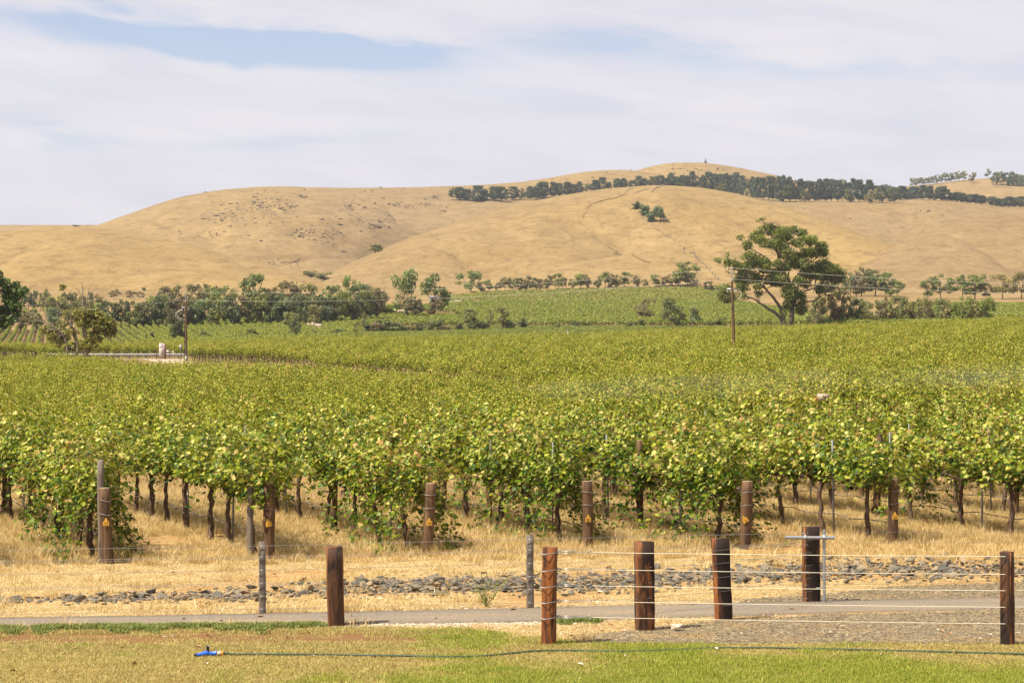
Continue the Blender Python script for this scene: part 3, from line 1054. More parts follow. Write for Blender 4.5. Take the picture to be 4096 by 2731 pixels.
for k, st0, tg, dr in ROWS:
    if abs(st0[0]) > st0[1] * .2251 + 6:
        continue
    lab = ('timber post trellis with yellow tag ' + NUM[tg] + ' on its end post') if tg else ('untagged timber trellis of the ' + row_name(k))
    t = empty('vine_trellis', (st0[0], st0[1], 0), lab, 'trellis', 'trellises of the front vineyard block')
    lean = LEAN.get(k, (_rv.uniform(-.06, .06), 0)); h = HT.get(k, 1.25)
    me = log_mesh(h, .098 + .006 * math.sin(k * 2.1), 60 + k, lean)
    ep = link(bpy.data.objects.new('end_post', me), t)
    for zz in (h - .20, h - .43):
        w_ = link(bpy.data.objects.new('wire_wrap', RING_ME), ep)
        w_.location = (lean[0] * zz / h, lean[1] * zz / h, zz); w_.rotation_euler = (.10, .05, k)
    if tg:
        zz = h - .72 if tg != '17' else h - .62
        g = link(bpy.data.objects.new('number_tag', TAG_ME), ep)
        g.location = (lean[0] * zz / h + .012, lean[1] * zz / h - .122, zz); g.rotation_euler = (0, TAGTILT[tg], 0)
        nb = link(bpy.data.objects.new('number', text_mesh(tg, .075, M_INK)), None)
        nb.parent = g; nb.location = (0, -.003, .036); nb.rotation_euler = (R(90), 0, 0)
        # number sits one level below the tag's post: keep three levels
        nb.parent = ep; nb.location = (g.location[0], g.location[1] - .003, zz + .036); nb.rotation_euler = (R(90), TAGTILT[tg], 0)
    if k in (0, 1):
        m2 = log_mesh(1.72 if k == 0 else 1.2, .055, 90 + k); m2.name = 'line_post'
        m2.materials[0] = M_GREYPOST
        lp = link(bpy.data.objects.new('line_post', m2), t); lp.location = (-.155 if k == 0 else -.34, .16 if k == 0 else .2, 0)
    Ls = VINE_ENDS[k]
    a = 4.1 + (k * 1.7) % 2.2
    while a < Ls - 1:
        lp = link(bpy.data.objects.new('line_post', LINEPOST[(k + int(a)) % 3]), t)
        lp.location = (*(ROW_DIR * a), 0); lp.rotation_euler = (0, _rv.uniform(-.04, .04), a)
        a += 6.2
    a = 1.5 + (k * .9) % 1.3
    while a < Ls:
        sp_ = link(bpy.data.objects.new('steel_stake', STAKE_TALL_ME if _rv.rand() < .25 else STAKE_ME), t)
        sp_.location = (*(ROW_DIR * a), 0); sp_.rotation_euler = (_rv.uniform(-.03, .03), _rv.uniform(-.04, .04), ROW_ANG)
        a += 3.3
    ss = np.arange(.0, Ls, .27)
    mb = MB(); mb.tube(np.c_[ROW_DIR[0] * ss + .05, ROW_DIR[1] * ss, .42 - .05 * np.abs(np.sin(ss * 1.94 + k)) + .012 * np.sin(ss * 7)], .011, 5)
    mb.build('drip_pipe', M_PIPE, t)
    for zz in (.46, 1.02, 1.36):
        mb = MB(); mb.tube([(0, 0, min(zz, h - .2)), (*(ROW_DIR * 1.2), zz), (*(ROW_DIR * Ls), zz)], .0022, 4)
        mb.build('wire', M_WIRE, t)

# ---- the rest of the vineyard as one mass of rows
def one_vine(seed, leaf, n_shoot, per, k):
    V, F, C, st = vine_foliage(seed, n_shoot, 1.75, .05, leaf, per, far=True)
    tr = TRK[k % len(TRK)]
    vv = np.empty(len(tr.vertices) * 3, dtype=np.float32); tr.vertices.foreach_get('co', vv); vv = vv.reshape(-1, 3)
    tot = np.empty(len(tr.polygons), dtype=np.int32); tr.polygons.foreach_get('loop_total', tot)
    lv = np.empty(len(tr.loops), dtype=np.int32); tr.loops.foreach_get('vertex_index', lv)
    ls = np.empty(len(tr.polygons), dtype=np.int32); tr.polygons.foreach_get('loop_start', ls)
    q4 = np.array([lv[s:s + 4] for s, n_ in zip(ls, tot) if n_ == 4])
    F2 = q4 + len(V)
    mi = np.concatenate([np.zeros(len(F)), np.ones(len(F2))])
    return make_mesh('vine', np.vstack([V, vv]), [F, F2], [M_VINE, M_VBARK], mi=mi, attrs={'leaf': np.concatenate([C, np.full(len(vv), .5)])})


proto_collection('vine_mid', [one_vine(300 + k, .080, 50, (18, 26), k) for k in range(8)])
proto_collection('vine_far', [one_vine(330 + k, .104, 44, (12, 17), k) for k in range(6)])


def track_x(Y):
    """centre line of the farm track that cuts the field diagonally"""
    return -.9 - (Y - 163) * .327


def block_points(inside, spacing, rowgap, ymax, ang, rs, xr=170):
    d = np.array([-math.sin(ang), math.cos(ang)]); nrm = np.array([d[1], -d[0]])
    out = []
    for r in np.arange(-xr * 2.2, xr * 2.2, rowgap):
        s = np.arange(20, ymax * 1.3, spacing) + rs.uniform(0, spacing)
        p = nrm[None] * r + d[None] * s[:, None] + rs.normal(0, .05, (len(s), 2))
        out.append(p[inside(p[:, 0], p[:, 1])])
    return np.vstack(out)


def vis(X, Y, m=9):
    return np.abs(X) < Y * .2251 + m


def far_edge(X, Y):
    x = 2048 + FPX * X / Y
    return np.interp(x, [-500, 0, 700, 860, 1300, 4096, 5000], [290, 290, 296, 400, 430, 432, 432])


def in_main(X, Y):
    x = 2048 + FPX * X / Y
    ok = vis(X, Y) & (Y > back_edge(X) + 11) & (Y < 432)
    ok &= (Y < YNEAR(x)) | ((Y > YFAR(x)) & (x > 765))
    return ok


def in_left_back(X, Y):
    x = 2048 + FPX * X / Y
    return vis(X, Y) & (Y > 338) & (Y < 432) & (x < 765)


rsb = np.random.RandomState(77)
PM = block_points(in_main, 1.62, 2.75, 440, ROW_ANG, rsb)
PL = block_points(in_left_back, 1.62, 2.75, 440, ROW_ANG + R(60), rsb)
PM = np.vstack([PM, PL]) if len(PL) else PM
_z = zat(PM[:, 0], PM[:, 1])
P3 = np.c_[PM, _z - .02]
nearm = PM[:, 1] < 150
for sel, key, nv in ((nearm, 'vine_mid', 8), (~nearm, 'vine_far', 6)):
    pp = P3[sel]; n = len(pp)
    ang_of = np.where(pp[:, 1] > 336, np.where(2048 + FPX * pp[:, 0] / pp[:, 1] < 765, ROW_ANG + R(60), ROW_ANG), ROW_ANG)
    hv = 1 + .08 * np.sin(pp[:, 0] * .11 - pp[:, 1] * .23) + .10 * np.sin(pp[:, 0] * .35 + pp[:, 1] * .12) + rsb.normal(0, .09, n)
    scatter('vineyard_rows', pp, ang_of + rsb.choice([0, math.pi], n) + rsb.normal(0, .06, n), rsb.uniform(.95, 1.12, n), rsb.randint(0, nv, n), key,
            'dense green vine rows filling the ' + ('near middle' if key == 'vine_mid' else 'far middle') + ' of the valley field', sz=hv)
print('front vines', sum(1 for o in bpy.data.objects if o.name.startswith('grape_vine')), 'field vines', len(PM))
# ------------------------------------------------------------------ fences and posts in front
def timber(name, x, ytop, ybase, wpx, depth, rz, mat, parent=None, tilt=0.0, origin=None, seed=0, slant=0.0, side=None):
    """squared post standing where the picture shows it; ytop/ybase picture rows, wpx its width"""
    X, Y, _ = gp(x, ybase)
    h = (ybase - ytop) * Y / FPX
    wd = wpx * Y / FPX
    rs = np.random.RandomState(seed + 900)
    # visible width = a*cos + b*sin
    a = (wd - depth * abs(math.sin(rz))) / abs(math.cos(rz))
    lv = 7
    c = np.array([(-a / 2, -depth / 2), (a / 2, -depth / 2), (a / 2, depth / 2), (-a / 2, depth / 2)])
    b = .012
    ring = []
    for k in range(4):
        p, n_, q = c[k], c[(k + 1) % 4], c[(k - 1) % 4]
        ring += [p + (q - p) / np.linalg.norm(q - p) * b, p + (n_ - p) / np.linalg.norm(n_ - p) * b]
    ring = np.array(ring)
    n = len(ring)
    V = []
    for k in range(lv):
        f = k / (lv - 1)
        r = ring * (1.0 + rs.normal(0, .010)) + rs.normal(0, .0025, ring.shape)
        cz, sz = math.cos(rz), math.sin(rz)
        r = np.c_[r[:, 0] * cz - r[:, 1] * sz + tilt * f, r[:, 0] * sz + r[:, 1] * cz]
        zz = -.15 + (h + .15) * f
        V.append(np.c_[r, np.full(n, zz) + (slant * r[:, 0] + rs.normal(0, .003, n) if k == lv - 1 else 0)])
    V = np.vstack(V)
    i = np.arange(lv - 1)[:, None] * n; j = np.arange(n)[None, :]; kk = (j + 1) % n
    F = np.stack([i + j, i + kk, i + n + kk, i + n + j], -1).reshape(-1, 4)
    top = V[-n:]
    V = np.vstack([V, top.mean(0, keepdims=True) + [[0, 0, -.004]]])
    jj = np.arange(n)
    F3 = np.stack([(lv - 1) * n + jj, (lv - 1) * n + (jj + 1) % n, np.full(n, len(V) - 1)], 1)
    base = np.array((X, Y, 0.0))
    mi = np.zeros(len(F) + len(F3))
    if side is not None:                      # front dark by stain plus painted shade, other faces in lit wood colour
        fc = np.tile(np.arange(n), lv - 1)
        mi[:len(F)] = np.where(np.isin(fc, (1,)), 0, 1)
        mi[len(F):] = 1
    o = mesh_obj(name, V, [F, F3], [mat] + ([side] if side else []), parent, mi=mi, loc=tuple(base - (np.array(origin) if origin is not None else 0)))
    return o, base, h


def wire(name, pts, r, mat, parent, origin):
    mb = MB(); mb.tube(np.asarray(pts) - np.array(origin), r, 5)
    return mb.build(name, mat, parent)


def sag(p, q, d, n=13):
    t = np.linspace(0, 1, n)[:, None]
    P = np.asarray(p)[None] * (1 - t) + np.asarray(q)[None] * t
    P[:, 2] -= d * 4 * (t * (1 - t))[:, 0]
    return P


# --- the front fence: corner strainer, end post, five cream wires with their tensioners
fo = np.array(gp(2195, 2580))
fence = empty('wire_fence', tuple(fo), 'fence of five cream wires strung from an orange timber corner post', 'fence')
fpost, f0, fh = timber('post', 2193, 2188, 2580, 62, .15, -.30, M_SLEEPER_O, fence, .022, fo, 1)
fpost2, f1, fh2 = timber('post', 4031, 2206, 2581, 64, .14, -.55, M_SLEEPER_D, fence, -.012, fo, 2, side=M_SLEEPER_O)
WY0 = [2207, 2275, 2340, 2402, 2465]
WY1 = [2222, 2293, 2358, 2424, 2490]
for a, b in zip(WY0, WY1):
    z0 = (2580 - a) * f0[1] / FPX; z1 = (2581 - b) * f1[1] / FPX
    s = np.array((f0[0] + .10 + .02, f0[1] - .02, z0)); e = np.array((f1[0] - .05, f1[1] - .085, z1))
    d = (e - s) / np.linalg.norm(e - s)
    wire('sighter_wire', sag(s + d * .42, e, .006), .0040, M_WIREWHITE, fence, fo)
    e2 = e + np.array((1.6, .2, 0))
    wire('sighter_wire', [e + np.array((.13, .02, 0)), e + np.array((3.2, .12, .0))], .0032, M_WIREWHITE, fence, fo)
    # tensioner: hook, turnbuckle body, eye
    o_ = s - fo
    tb = MB()
    tb.tube([o_ - d * .04, o_ + d * .05], .005, 5)
    tb.box(o_ + d * .13 + np.array((0, 0, .011)), (.16, .012, .007)); tb.box(o_ + d * .13 - np.array((0, 0, .011)), (.16, .012, .007))
    tb.tube([o_ + d * .21, o_ + d * .34], .005, 5)
    tn = tb.build('tensioner', M_STEEL, fence)
    ey = MB()
    for qd in (0.0, .375):
        c = o_ + d * (qd + .01)
        ey.tube([c + np.array((.022 * math.cos(t), 0, .022 * math.sin(t))) for t in np.linspace(0, 6.283, 11)], .005, 5, False)
    ey.build('eye', M_STEEL, tn)
    # wire wrapped round the corner post
    lp = MB(); hw = .108
    lp.tube([(-hw, -.05, z0 - .012), (-.06, -.108, z0 - .02), (.06, -.10, z0 - .004), (hw, -.03, z0), (hw, .08, z0), (-.05, .11, z0), (-hw, -.05, z0 - .012)], .0055, 5)
    lp.build('wire_wrap', M_WIRE, fence)

# --- the side fence running back from the corner through two more posts
so = np.array(gp(2580, 2521))
side = empty('wire_fence', tuple(so), 'short side fence with two dark posts running back towards the path', 'fence')
p1, s1, sh1 = timber('post', 2580, 2165, 2521, 82, .16, .28, M_SLEEPER, side, -.012, so, 3)
p2, s2, sh2 = timber('post', 2897, 2153, 2481, 74, .15, .30, M_SLEEPER_D, side, -.055, so, 4, side=M_SLEEPER_O)  # shaded front and lit left side painted as two wood colours
bo = np.array(gp(3250, 2411))
for k, a in enumerate(WY0):
    z0 = (2580 - a) * f0[1] / FPX
    fr = [.86, .70, .53, .36, .18][k]
    wire('wire', [f0 + np.array((.1, .06, z0)), s1 + np.array((-.10, -.10, sh1 * fr)), s1 + np.array((.08, -.06, sh1 * fr + .02)), s2 + np.array((-.11, -.10, sh2 * fr)), s2 + np.array((.10, -.05, sh2 * fr + .02)), bo + np.array((-.02, -.12, fr * 1.05))], .0024, M_WIRE, side, so)

# --- the back fence: two thin posts and a dark strainer, six thin wires running off to the left
bfo = np.array(gp(2120, 2436))
back = empty('wire_fence', tuple(bfo), 'thin six-wire fence with two slim grey posts along the path', 'fence')
q1, b1, bh1 = timber('post', 1050, 2165, 2461, 29, .07, .15, M_GREYPOST, back, -.004, bfo, 5)
q2, b2, bh2 = timber('post', 2121, 2138, 2436, 30, .07, .12, M_GREYPOST, back, -.004, bfo, 6)
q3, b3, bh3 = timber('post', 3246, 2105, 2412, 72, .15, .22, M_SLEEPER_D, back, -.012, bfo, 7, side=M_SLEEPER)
bl = b1 + (b1 - b2) * 1.9
FR = [.945, .80, .62, .445, .27, .095]
for k, fr in enumerate(FR):
    wire('wire', [bl + np.array((0, 0, bh1 * fr)), b1 + np.array((0, -.05, bh1 * fr)), b2 + np.array((0, -.05, bh2 * fr)), b3 + np.array((-.06, -.10, bh3 * (fr - .02)))], .0026, M_WIRE, back, bfo)
    if k in (1, 3):
        wire('wire', [bl + np.array((0, 0, bh1 * (fr - .025))), b1 + np.array((0, -.05, bh1 * (fr - .025))), b2 + np.array((0, -.05, bh2 * (fr - .025))), b3 + np.array((-.06, -.10, bh3 * (fr - .04)))], .0020, M_WIRE, back, bfo)
    wire('wire', [b3 + np.array((.10, -.06, bh3 * (fr - .02))), b3 + np.array((6.5, .9, bh3 * (fr - .05)))], .0016, M_WIRE, back, bfo)
for pb, hh in ((b1, bh1), (b2, bh2)):
    for fr in FR:
        st_ = MB(); st_.box(pb - bfo + np.array((0, -.052, hh * fr)), (.055, .006, .008)); st_.build('staple', M_STEEL, back)

# --- the lone timber post and the pipe frame by the strainer
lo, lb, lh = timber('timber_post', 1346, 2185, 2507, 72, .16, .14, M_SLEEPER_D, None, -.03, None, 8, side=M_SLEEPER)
tag(lo, 'lone square dark timber post at the edge of the path', 'post')
lsp = MB(); lsp.box((.045, -.104, .56), (.060, .004, 1.0)); 

ho = np.array(gp(3297, 2417))
pf = empty('pipe_frame', tuple(ho), 'galvanised pipe cross beside the dark post behind the path', 'pipe frame')
m_ = MB(); m_.tube([(0, 0, -.1), (0, 0, 1.06)], .021, 10); m_.build('upright', M_STEEL, pf, smooth=True)
m_ = MB(); m_.tube([(-.56, -.045, .955), (.145, -.045, .95)], .024, 10); m_.build('crossbar', M_STEEL, pf, smooth=True)
m_ = MB(); m_.box((0, -.022, .953), (.055, .085, .062)); m_.build('clamp', M_STEEL, pf)
m_ = MB(); m_.tube([(-.29, -.02, .93), (-.29, -.075, .93), (-.275, -.08, .985), (-.29, -.02, .995), (-.30, .05, 1.01)], .008, 6); m_.build('hook', M_STEEL, pf)
m_ = MB(); m_.box((-.045, -.01, .235), (.15, .02, .018)); m_.build('bracket', M_STAKE, pf)

# ------------------------------------------------------------------ sprinkler and hose on the lawn
sx, sy, _ = gp(836, 2630)
sp = empty('sprinkler', (sx, sy, .012), 'blue plastic lawn sprinkler with black head lying on the dry lawn', 'sprinkler')
mpx = sy / FPX
def SP(zx, zy, dy=0.0):     # crop position to local coordinates
    return np.array(((700 + zx / 5.88 - 836) * mpx, dy, (2640 - (2550 + zy / 5.88)) * mpx * .9))
m_ = MB()
m_.tube([SP(525, 470, -.05), SP(640, 448, -.02), SP(740, 430), SP(860, 440), SP(975, 440)], [.020, .022, .024, .022, .022], 10)
m_.build('body', M_BLUE, sp, smooth=True)
m_ = MB(); m_.tube([SP(740, 440), SP(738, 395), SP(738, 365)], [.040, .038, .030], 12); m_.build('housing', M_BLUE, sp, smooth=True)
m_ = MB(); m_.tube([SP(890, 425), SP(975, 425)], [.020, .030], 10); m_.build('coupling', M_BLUE, sp, smooth=True)
m_ = MB(); m_.tube([SP(470, 484, -.06), SP(530, 468, -.05)], .027, 10); m_.build('end_cap', M_BLACK, sp, smooth=True)
m_ = MB(); m_.tube([SP(770, 372), SP(770, 330), SP(772, 270), SP(772, 262), SP(772, 235)], [.024, .018, .018, .027, .028], 10); hd = m_.build('head', M_BLACK, sp, smooth=True)
m_ = MB(); m_.box(SP(795, 245, -.02), (.016, .012, .012)); m_.build('nozzle', M_STEEL, hd)
m_ = MB(); m_.tube([SP(1000, 433), SP(1072, 433)], [.024, .026], 10); m_.build('hose_connector', M_PALEGREY, sp, smooth=True)
m_ = MB(); m_.tube([SP(1082, 433), SP(1130, 433)], [.027, .023], 10); m_.build('hose_nut', M_ORANGE, sp, smooth=True)
hp = [(893, 2626), (1100, 2627), (1360, 2628), (1500, 2632), (1640, 2633), (1790, 2638), (1950, 2634), (2050, 2622), (2150, 2612), (2300, 2611), (2450, 2616), (2600, 2613), (2750, 2607), (2860, 2601), (3100, 2601), (3300, 2606), (3500, 2610), (3800, 2618), (4096, 2626), (4500, 2640)]
hx = np.array([p[0] for p in hp], float); hy = np.array([p[1] for p in hp], float)
xs = np.linspace(893, 4500, 170)
ys = np.interp(xs, hx, hy); ys = np.convolve(np.pad(ys, 3, mode='edge'), np.ones(7) / 7, 'valid')
HP = np.array([gp(a, b) for a, b in zip(xs, ys)]); HP[:, 2] = .034
HP[:3, 2] = [.045, .038, .030]
m_ = MB(); m_.tube(HP - HP[0], .0135, 8)
hs = m_.build('garden_hose', M_HOSE, loc=tuple(HP[0]), smooth=True)
tag(hs, 'thin green garden hose snaking across the lawn from the sprinkler', 'hose')
del lsp

# ------------------------------------------------------------------ rock drain behind the path
def rock_mesh(seed, n=14):
    rs = np.random.RandomState(seed)
    import bmesh
    bm = bmesh.new()
    for _ in range(n):
        d = unit(rs.normal(size=3)) * rs.uniform(.75, 1.05)
        bm.verts.new(Vector(d * np.array((1, .78, .46))))
    r = bmesh.ops.convex_hull(bm, input=bm.verts)
    bmesh.ops.delete(bm, geom=[e for e in r['geom_interior'] if isinstance(e, bmesh.types.BMVert)], context='VERTS')
    bmesh.ops.triangulate(bm, faces=bm.faces)
    me = bpy.data.meshes.new('stone')
    bm.to_mesh(me); bm.free()
    me.materials.append(M_ROCK)
    return me


ROCKS = [rock_mesh(k) for k in range(9)]
DR_TOP = [(-700, 2416), (120, 2392), (500, 2375), (1000, 2352), (1400, 2318), (2048, 2304), (2500, 2290), (3000, 2262), (3400, 2240), (4096, 2238), (4800, 2225)]
DR_BOT = [(-700, 2432), (120, 2424), (500, 2418), (1000, 2412), (1400, 2392), (2048, 2382), (2500, 2368), (3000, 2345), (3400, 2332), (4096, 2322), (4800, 2310)]
drain = strip('rock_drain', DR_TOP, DR_BOT, M_SOIL, .008, 'band of loose blue-grey rocks lying behind the path', wob=2, seed=8)
rr = np.random.RandomState(31)
RK = []
while len(RK) < 4600:
    x = rr.uniform(-500, 4600)
    if x < 250 and rr.rand() < .75:
        continue
    t0 = np.interp(x, *np.array(DR_TOP).T); b0 = np.interp(x, *np.array(DR_BOT).T)
    y = (t0 + b0) / 2 + float(np.clip(rr.normal(0, .25), -.62, .62)) * (b0 - t0)
    if x < 1300 and rr.rand() < .5:
        continue
    X, Y, _ = gp(x, y)
    sz = float(np.clip(rr.lognormal(math.log(.041), .42), .02, .115))
    RK.append((X, Y, sz, x))
RK.sort(key=lambda q: -q[2])
inframe = [q for q in RK if -60 < q[3] < 4160]
big = inframe[:300]
rest = [q for q in RK if q not in big]
for k, (X, Y, sz, _) in enumerate(big):
    o = link(bpy.data.objects.new('stone', ROCKS[k % 9]), drain)
    o.location = (X, Y, sz * .22 + .006 + rr.uniform(0, .035))
    o.scale = (sz * rr.uniform(.9, 1.35), sz, sz * rr.uniform(.8, 1.2)); o.rotation_euler = (rr.uniform(-.4, .4), rr.uniform(-.4, .4), rr.uniform(0, 6.28))
proto_collection('rock', ROCKS)
n = len(rest)
ro = scatter('small_stones', np.array([(q[0], q[1], q[2] * .3 + .01) for q in rest]), rr.uniform(0, 6.28, n), np.array([q[2] for q in rest]), rr.randint(0, 9, n), 'rock', None, tilt=rr.uniform(-.5, .5, n))
ro.parent = drain

# ------------------------------------------------------------------ grasses, pebbles, litter
def tuft(seed, nb, h, spread, width, lean=.5, curl=.4, mat=None, pale=.0, lie=1.0):
    rs = np.random.RandomState(seed)
    V = []; F = []; C = []
    for k in range(nb):
        a = rs.uniform(0, 6.28); r = spread * math.sqrt(rs.rand())
        bx, by = r * math.cos(a), r * math.sin(a)
        d = rs.uniform(0, 6.28); ln = h * rs.uniform(.5, 1.15); lw = width * rs.uniform(.6, 1.2)
        le = lean * rs.uniform(.1, 1.0)
        dx, dy = math.cos(d), math.sin(d); px, py = -dy, dx
        c = float(np.clip(rs.normal(.5 + pale, .22), 0, 1))
        base = len(V)
        for q, (f, wf) in enumerate(((0, 1), (.55, .8), (1, .08))):
            out = le * ln * (f + curl * f * f); zz = ln * f * (1 - .35 * le * f) * lie
            for s_ in (-1, 1):
                V.append((bx + dx * out + px * lw * wf * s_ / 2, by + dy * out + py * lw * wf * s_ / 2, max(zz, 0.0)))
                C.append(c)
        F += [(base, base + 1, base + 3, base + 2), (base + 2, base + 3, base + 5, base + 4)]
    return make_mesh('tuft', np.array(V), np.array(F), [mat], attrs={'leaf': np.array(C)})


proto_collection('lawn', [tuft(10 + k, 130, .030, .20, .006, .9, .5, M_LAWNDRY) for k in range(3)] + [tuft(20 + k, 150, .042, .20, .006, .7, .5, M_GREENGRASS) for k in range(3)])
proto_collection('straw', [tuft(30 + k, 80, .10, .24, .007, 1.3, .2, M_STRAW, .18, .22) for k in range(4)] + [tuft(36 + k, 55, .12, .14, .006, .9, .5, M_STRAW) for k in range(3)])
proto_collection('tall', [tuft(40 + k, 75, .26, .15, .006, .75, .7, M_STRAW) for k in range(5)])
proto_collection('farstraw', [tuft(50 + k, 60, .26, .55, .022, .6, .7, M_STRAW) for k in range(4)])
proto_collection('weed', [tuft(60 + k, 46, .075, .11, .026, 1.0, .4, M_WEED) for k in range(4)])

rg = np.random.RandomState(3)


def in_frame_pts(n, y0, y1, x0=-250, x1=4350, pw=1.0):
    x = rg.uniform(x0, x1, n); y = y0 + (y1 - y0) * rg.rand(n) ** pw
    P = np.array([gp(a, b) for a, b in zip(x, y)])
    return x, y, P


def uniform_ground(n, ya, yb, m=2.0):
    Y = np.sqrt(rg.uniform(ya * ya, yb * yb, n)); X = rg.uniform(-1, 1, n) * (Y * .2251 + m)
    return X, Y


def snoise(X, Y, s, seed):
    r = np.random.RandomState(seed); o = 0
    for _ in range(7):
        a = r.uniform(0, 6.28); k = s * r.uniform(.5, 2)
        o = o + np.sin(X * math.cos(a) * k + Y * math.sin(a) * k + r.uniform(0, 6.28))
    return o / 7 ** .5


def pix(X, Y):
    return 2048 + FPX * X / Y, HOR + CAMZ * FPX / Y


LAWN_TOP = lambda x: np.interp(x, [-900, 0, 1300, 1900, 2300, 2700, 3400, 5000], [2527, 2518, 2510, 2522, 2580, 2587, 2582, 2582])
# lawn
X, Y = uniform_ground(14000, 21.5, 30.2, 4.5)
x, y = pix(X, Y)
ok = y > LAWN_TOP(x) - 2
green = 1.15 * sstep((y - 2600) / 90) * sstep((x - 800) / 900) + .55 * snoise(X, Y, 1.6, 3) - .30 - .8 * sstep((1700 - x) / 700) + .42 * sstep((x - 1500) / 500) * sstep((3000 - x) / 500)
green += .35 * snoise(X, Y, 5, 4)
barem = (sstep((y - 2530) / 10) * sstep((2585 - y) / 20) * sstep((1900 - x) / 400)) * (snoise(X, Y * 3, .9, 6) > -1.0)
ok &= ~((barem > .4) & (rg.rand(len(X)) < .88))
isg = green + rg.normal(0, .38, len(X)) > .48
n = int(ok.sum())
scatter('lawn_grass', np.c_[X, Y, np.full(len(X), .010)][ok], rg.uniform(0, 6.28, n), rg.uniform(.8, 1.35, n), np.where(isg, rg.randint(3, 6, len(X)), rg.randint(0, 3, len(X)))[ok], 'lawn', 'short lawn grass, green in the middle and dry elsewhere')
# straw between path and vines
X, Y = uniform_ground(33000, 27.9, 52, 4.5)
x, y = pix(X, Y)
pt = np.interp(x, *np.array(PATH_TOP).T); dt = np.interp(x, *np.array(DR_TOP).T); db = np.interp(x, *np.array(DR_BOT).T)
grav = (x > 2950) & (y > np.interp(x, [2950, 3300, 3600, 4096, 5000], [2402, 2375, 2345, 2332, 2315]))
pb_ = np.interp(x, *np.array(PATH_BOT).T)
verge = (y > pb_ + 2) & (y < LAWN_TOP(x) + 4) & ((x < 2350) | (y < np.interp(x, [2300, 2600, 2900, 3300], [2552, 2512, 2480, 2460])) | (rg.rand(len(X)) < .06))
ok = ((y < pt - 1) | verge) & ~((y > dt + 6) & (y < db - 4) & (rg.rand(len(X)) < .95)) & ~(grav & (rg.rand(len(X)) < .93))
ok &= snoise(X, Y, 1.3, 8) > -.75 + rg.normal(0, .3, len(X))
tallp = .05 + .42 * sstep((2262 - y) / 40) + .12 * (snoise(X, Y, 1.8, 15) > .9)
idx = np.where(rg.rand(len(X)) < tallp, rg.randint(4, 7, len(X)), rg.randint(0, 4, len(X)))
n = int(ok.sum())
scatter('dry_straw', np.c_[X, Y, np.full(len(X), .006)][ok], rg.uniform(0, 6.28, n), rg.uniform(.8, 1.5, n), idx[ok], 'straw', 'pale dry straw littering the strip between path and vines')
# tall dry grass under and between the vine rows
X, Y = uniform_ground(10500, 36.2, 75, 5.0)
dl = np.minimum.reduce([np.abs((X - e_[0]) * ROW_DIR[1] - (Y - e_[1]) * ROW_DIR[0]) for _, e_, *_ in ROWS])
front = ends[0][1] + (X - ends[0][0]) * step[1] / step[0]
nz = snoise(X, Y, 1.1, 9)
ok = (Y > front - .5 + .35 * nz) & ((dl > .25) | (rg.rand(len(X)) < .45)) & (nz > -.7 + rg.normal(0, .35, len(X)))
n = int(ok.sum())
scatter('tall_dry_grass', np.c_[X, Y, np.full(len(X), .004)][ok], rg.uniform(0, 6.28, n), rg.uniform(.55, 1.25, n), rg.randint(0, 5, n), 'tall', 'tall golden dry grass growing between the vine trunks', sz=rg.uniform(.5, 1.25, n))
# pebbles on the gravel and along the path edge
X, Y = uniform_ground(42000, 27.6, 36.5, 4.5)
x, y = pix(X, Y)
g1 = (x > 2250) & (y > np.interp(x, [2300, 2600, 2900, 3300, 4096, 5000], [2548, 2512, 2480, 2460, 2440, 2424])) & (y < 2578) & (rg.rand(len(X)) < sstep((x - 2250) / 500))
pebs = [tuft] and None
chip = [rock_mesh(50 + k, 8) for k in range(4)]
for c_ in chip:
    c_.materials.clear(); c_.materials.append(M_CHIP)
proto_collection('chip', chip)
pale = [rock_mesh(60 + k, 8) for k in range(3)]
for c_ in pale:
    c_.materials.clear(); c_.materials.append(M_PEBBLE)
proto_collection('pale', pale)
ok = g1 | grav[:0].any() | ((x > 2950) & (y > np.interp(x, [2950, 3300, 3600, 4096, 5000], [2402, 2375, 2345, 2332, 2315])) & (y < np.interp(x, *np.array(PATH_TOP).T) - 1))
n = int(ok.sum())
scatter('gravel_chips', np.c_[X, Y, np.full(len(X), .018)][ok], rg.uniform(0, 6.28, n), rg.uniform(.010, .026, n), rg.randint(0, 4, n), 'chip', 'loose grey stone chips of the gravel by the path')
xs = np.concatenate([rg.uniform(1300, 2350, 900), rg.uniform(200, 500, 60), rg.uniform(1300, 3000, 260), rg.uniform(2200, 4100, 60)])
ysb = np.interp(xs, *np.array(PATH_BOT).T) + np.abs(rg.normal(0, 6, len(xs))) + 2
ysb[960:1220] = np.interp(xs[960:1220], *np.array(PATH_TOP).T) - np.abs(rg.normal(0, 6, 260)) - 2
ysb[1220:] = rg.uniform(2480, 2570, 60)
P = np.array([gp(a, b) for a, b in zip(xs, ysb)]); P[:, 2] = .018
n = len(P)
scatter('pale_pebbles', P, rg.uniform(0, 6.28, n), rg.uniform(.012, .034, n), rg.randint(0, 3, n), 'pale', 'pale crushed pebbles along the edges of the path')
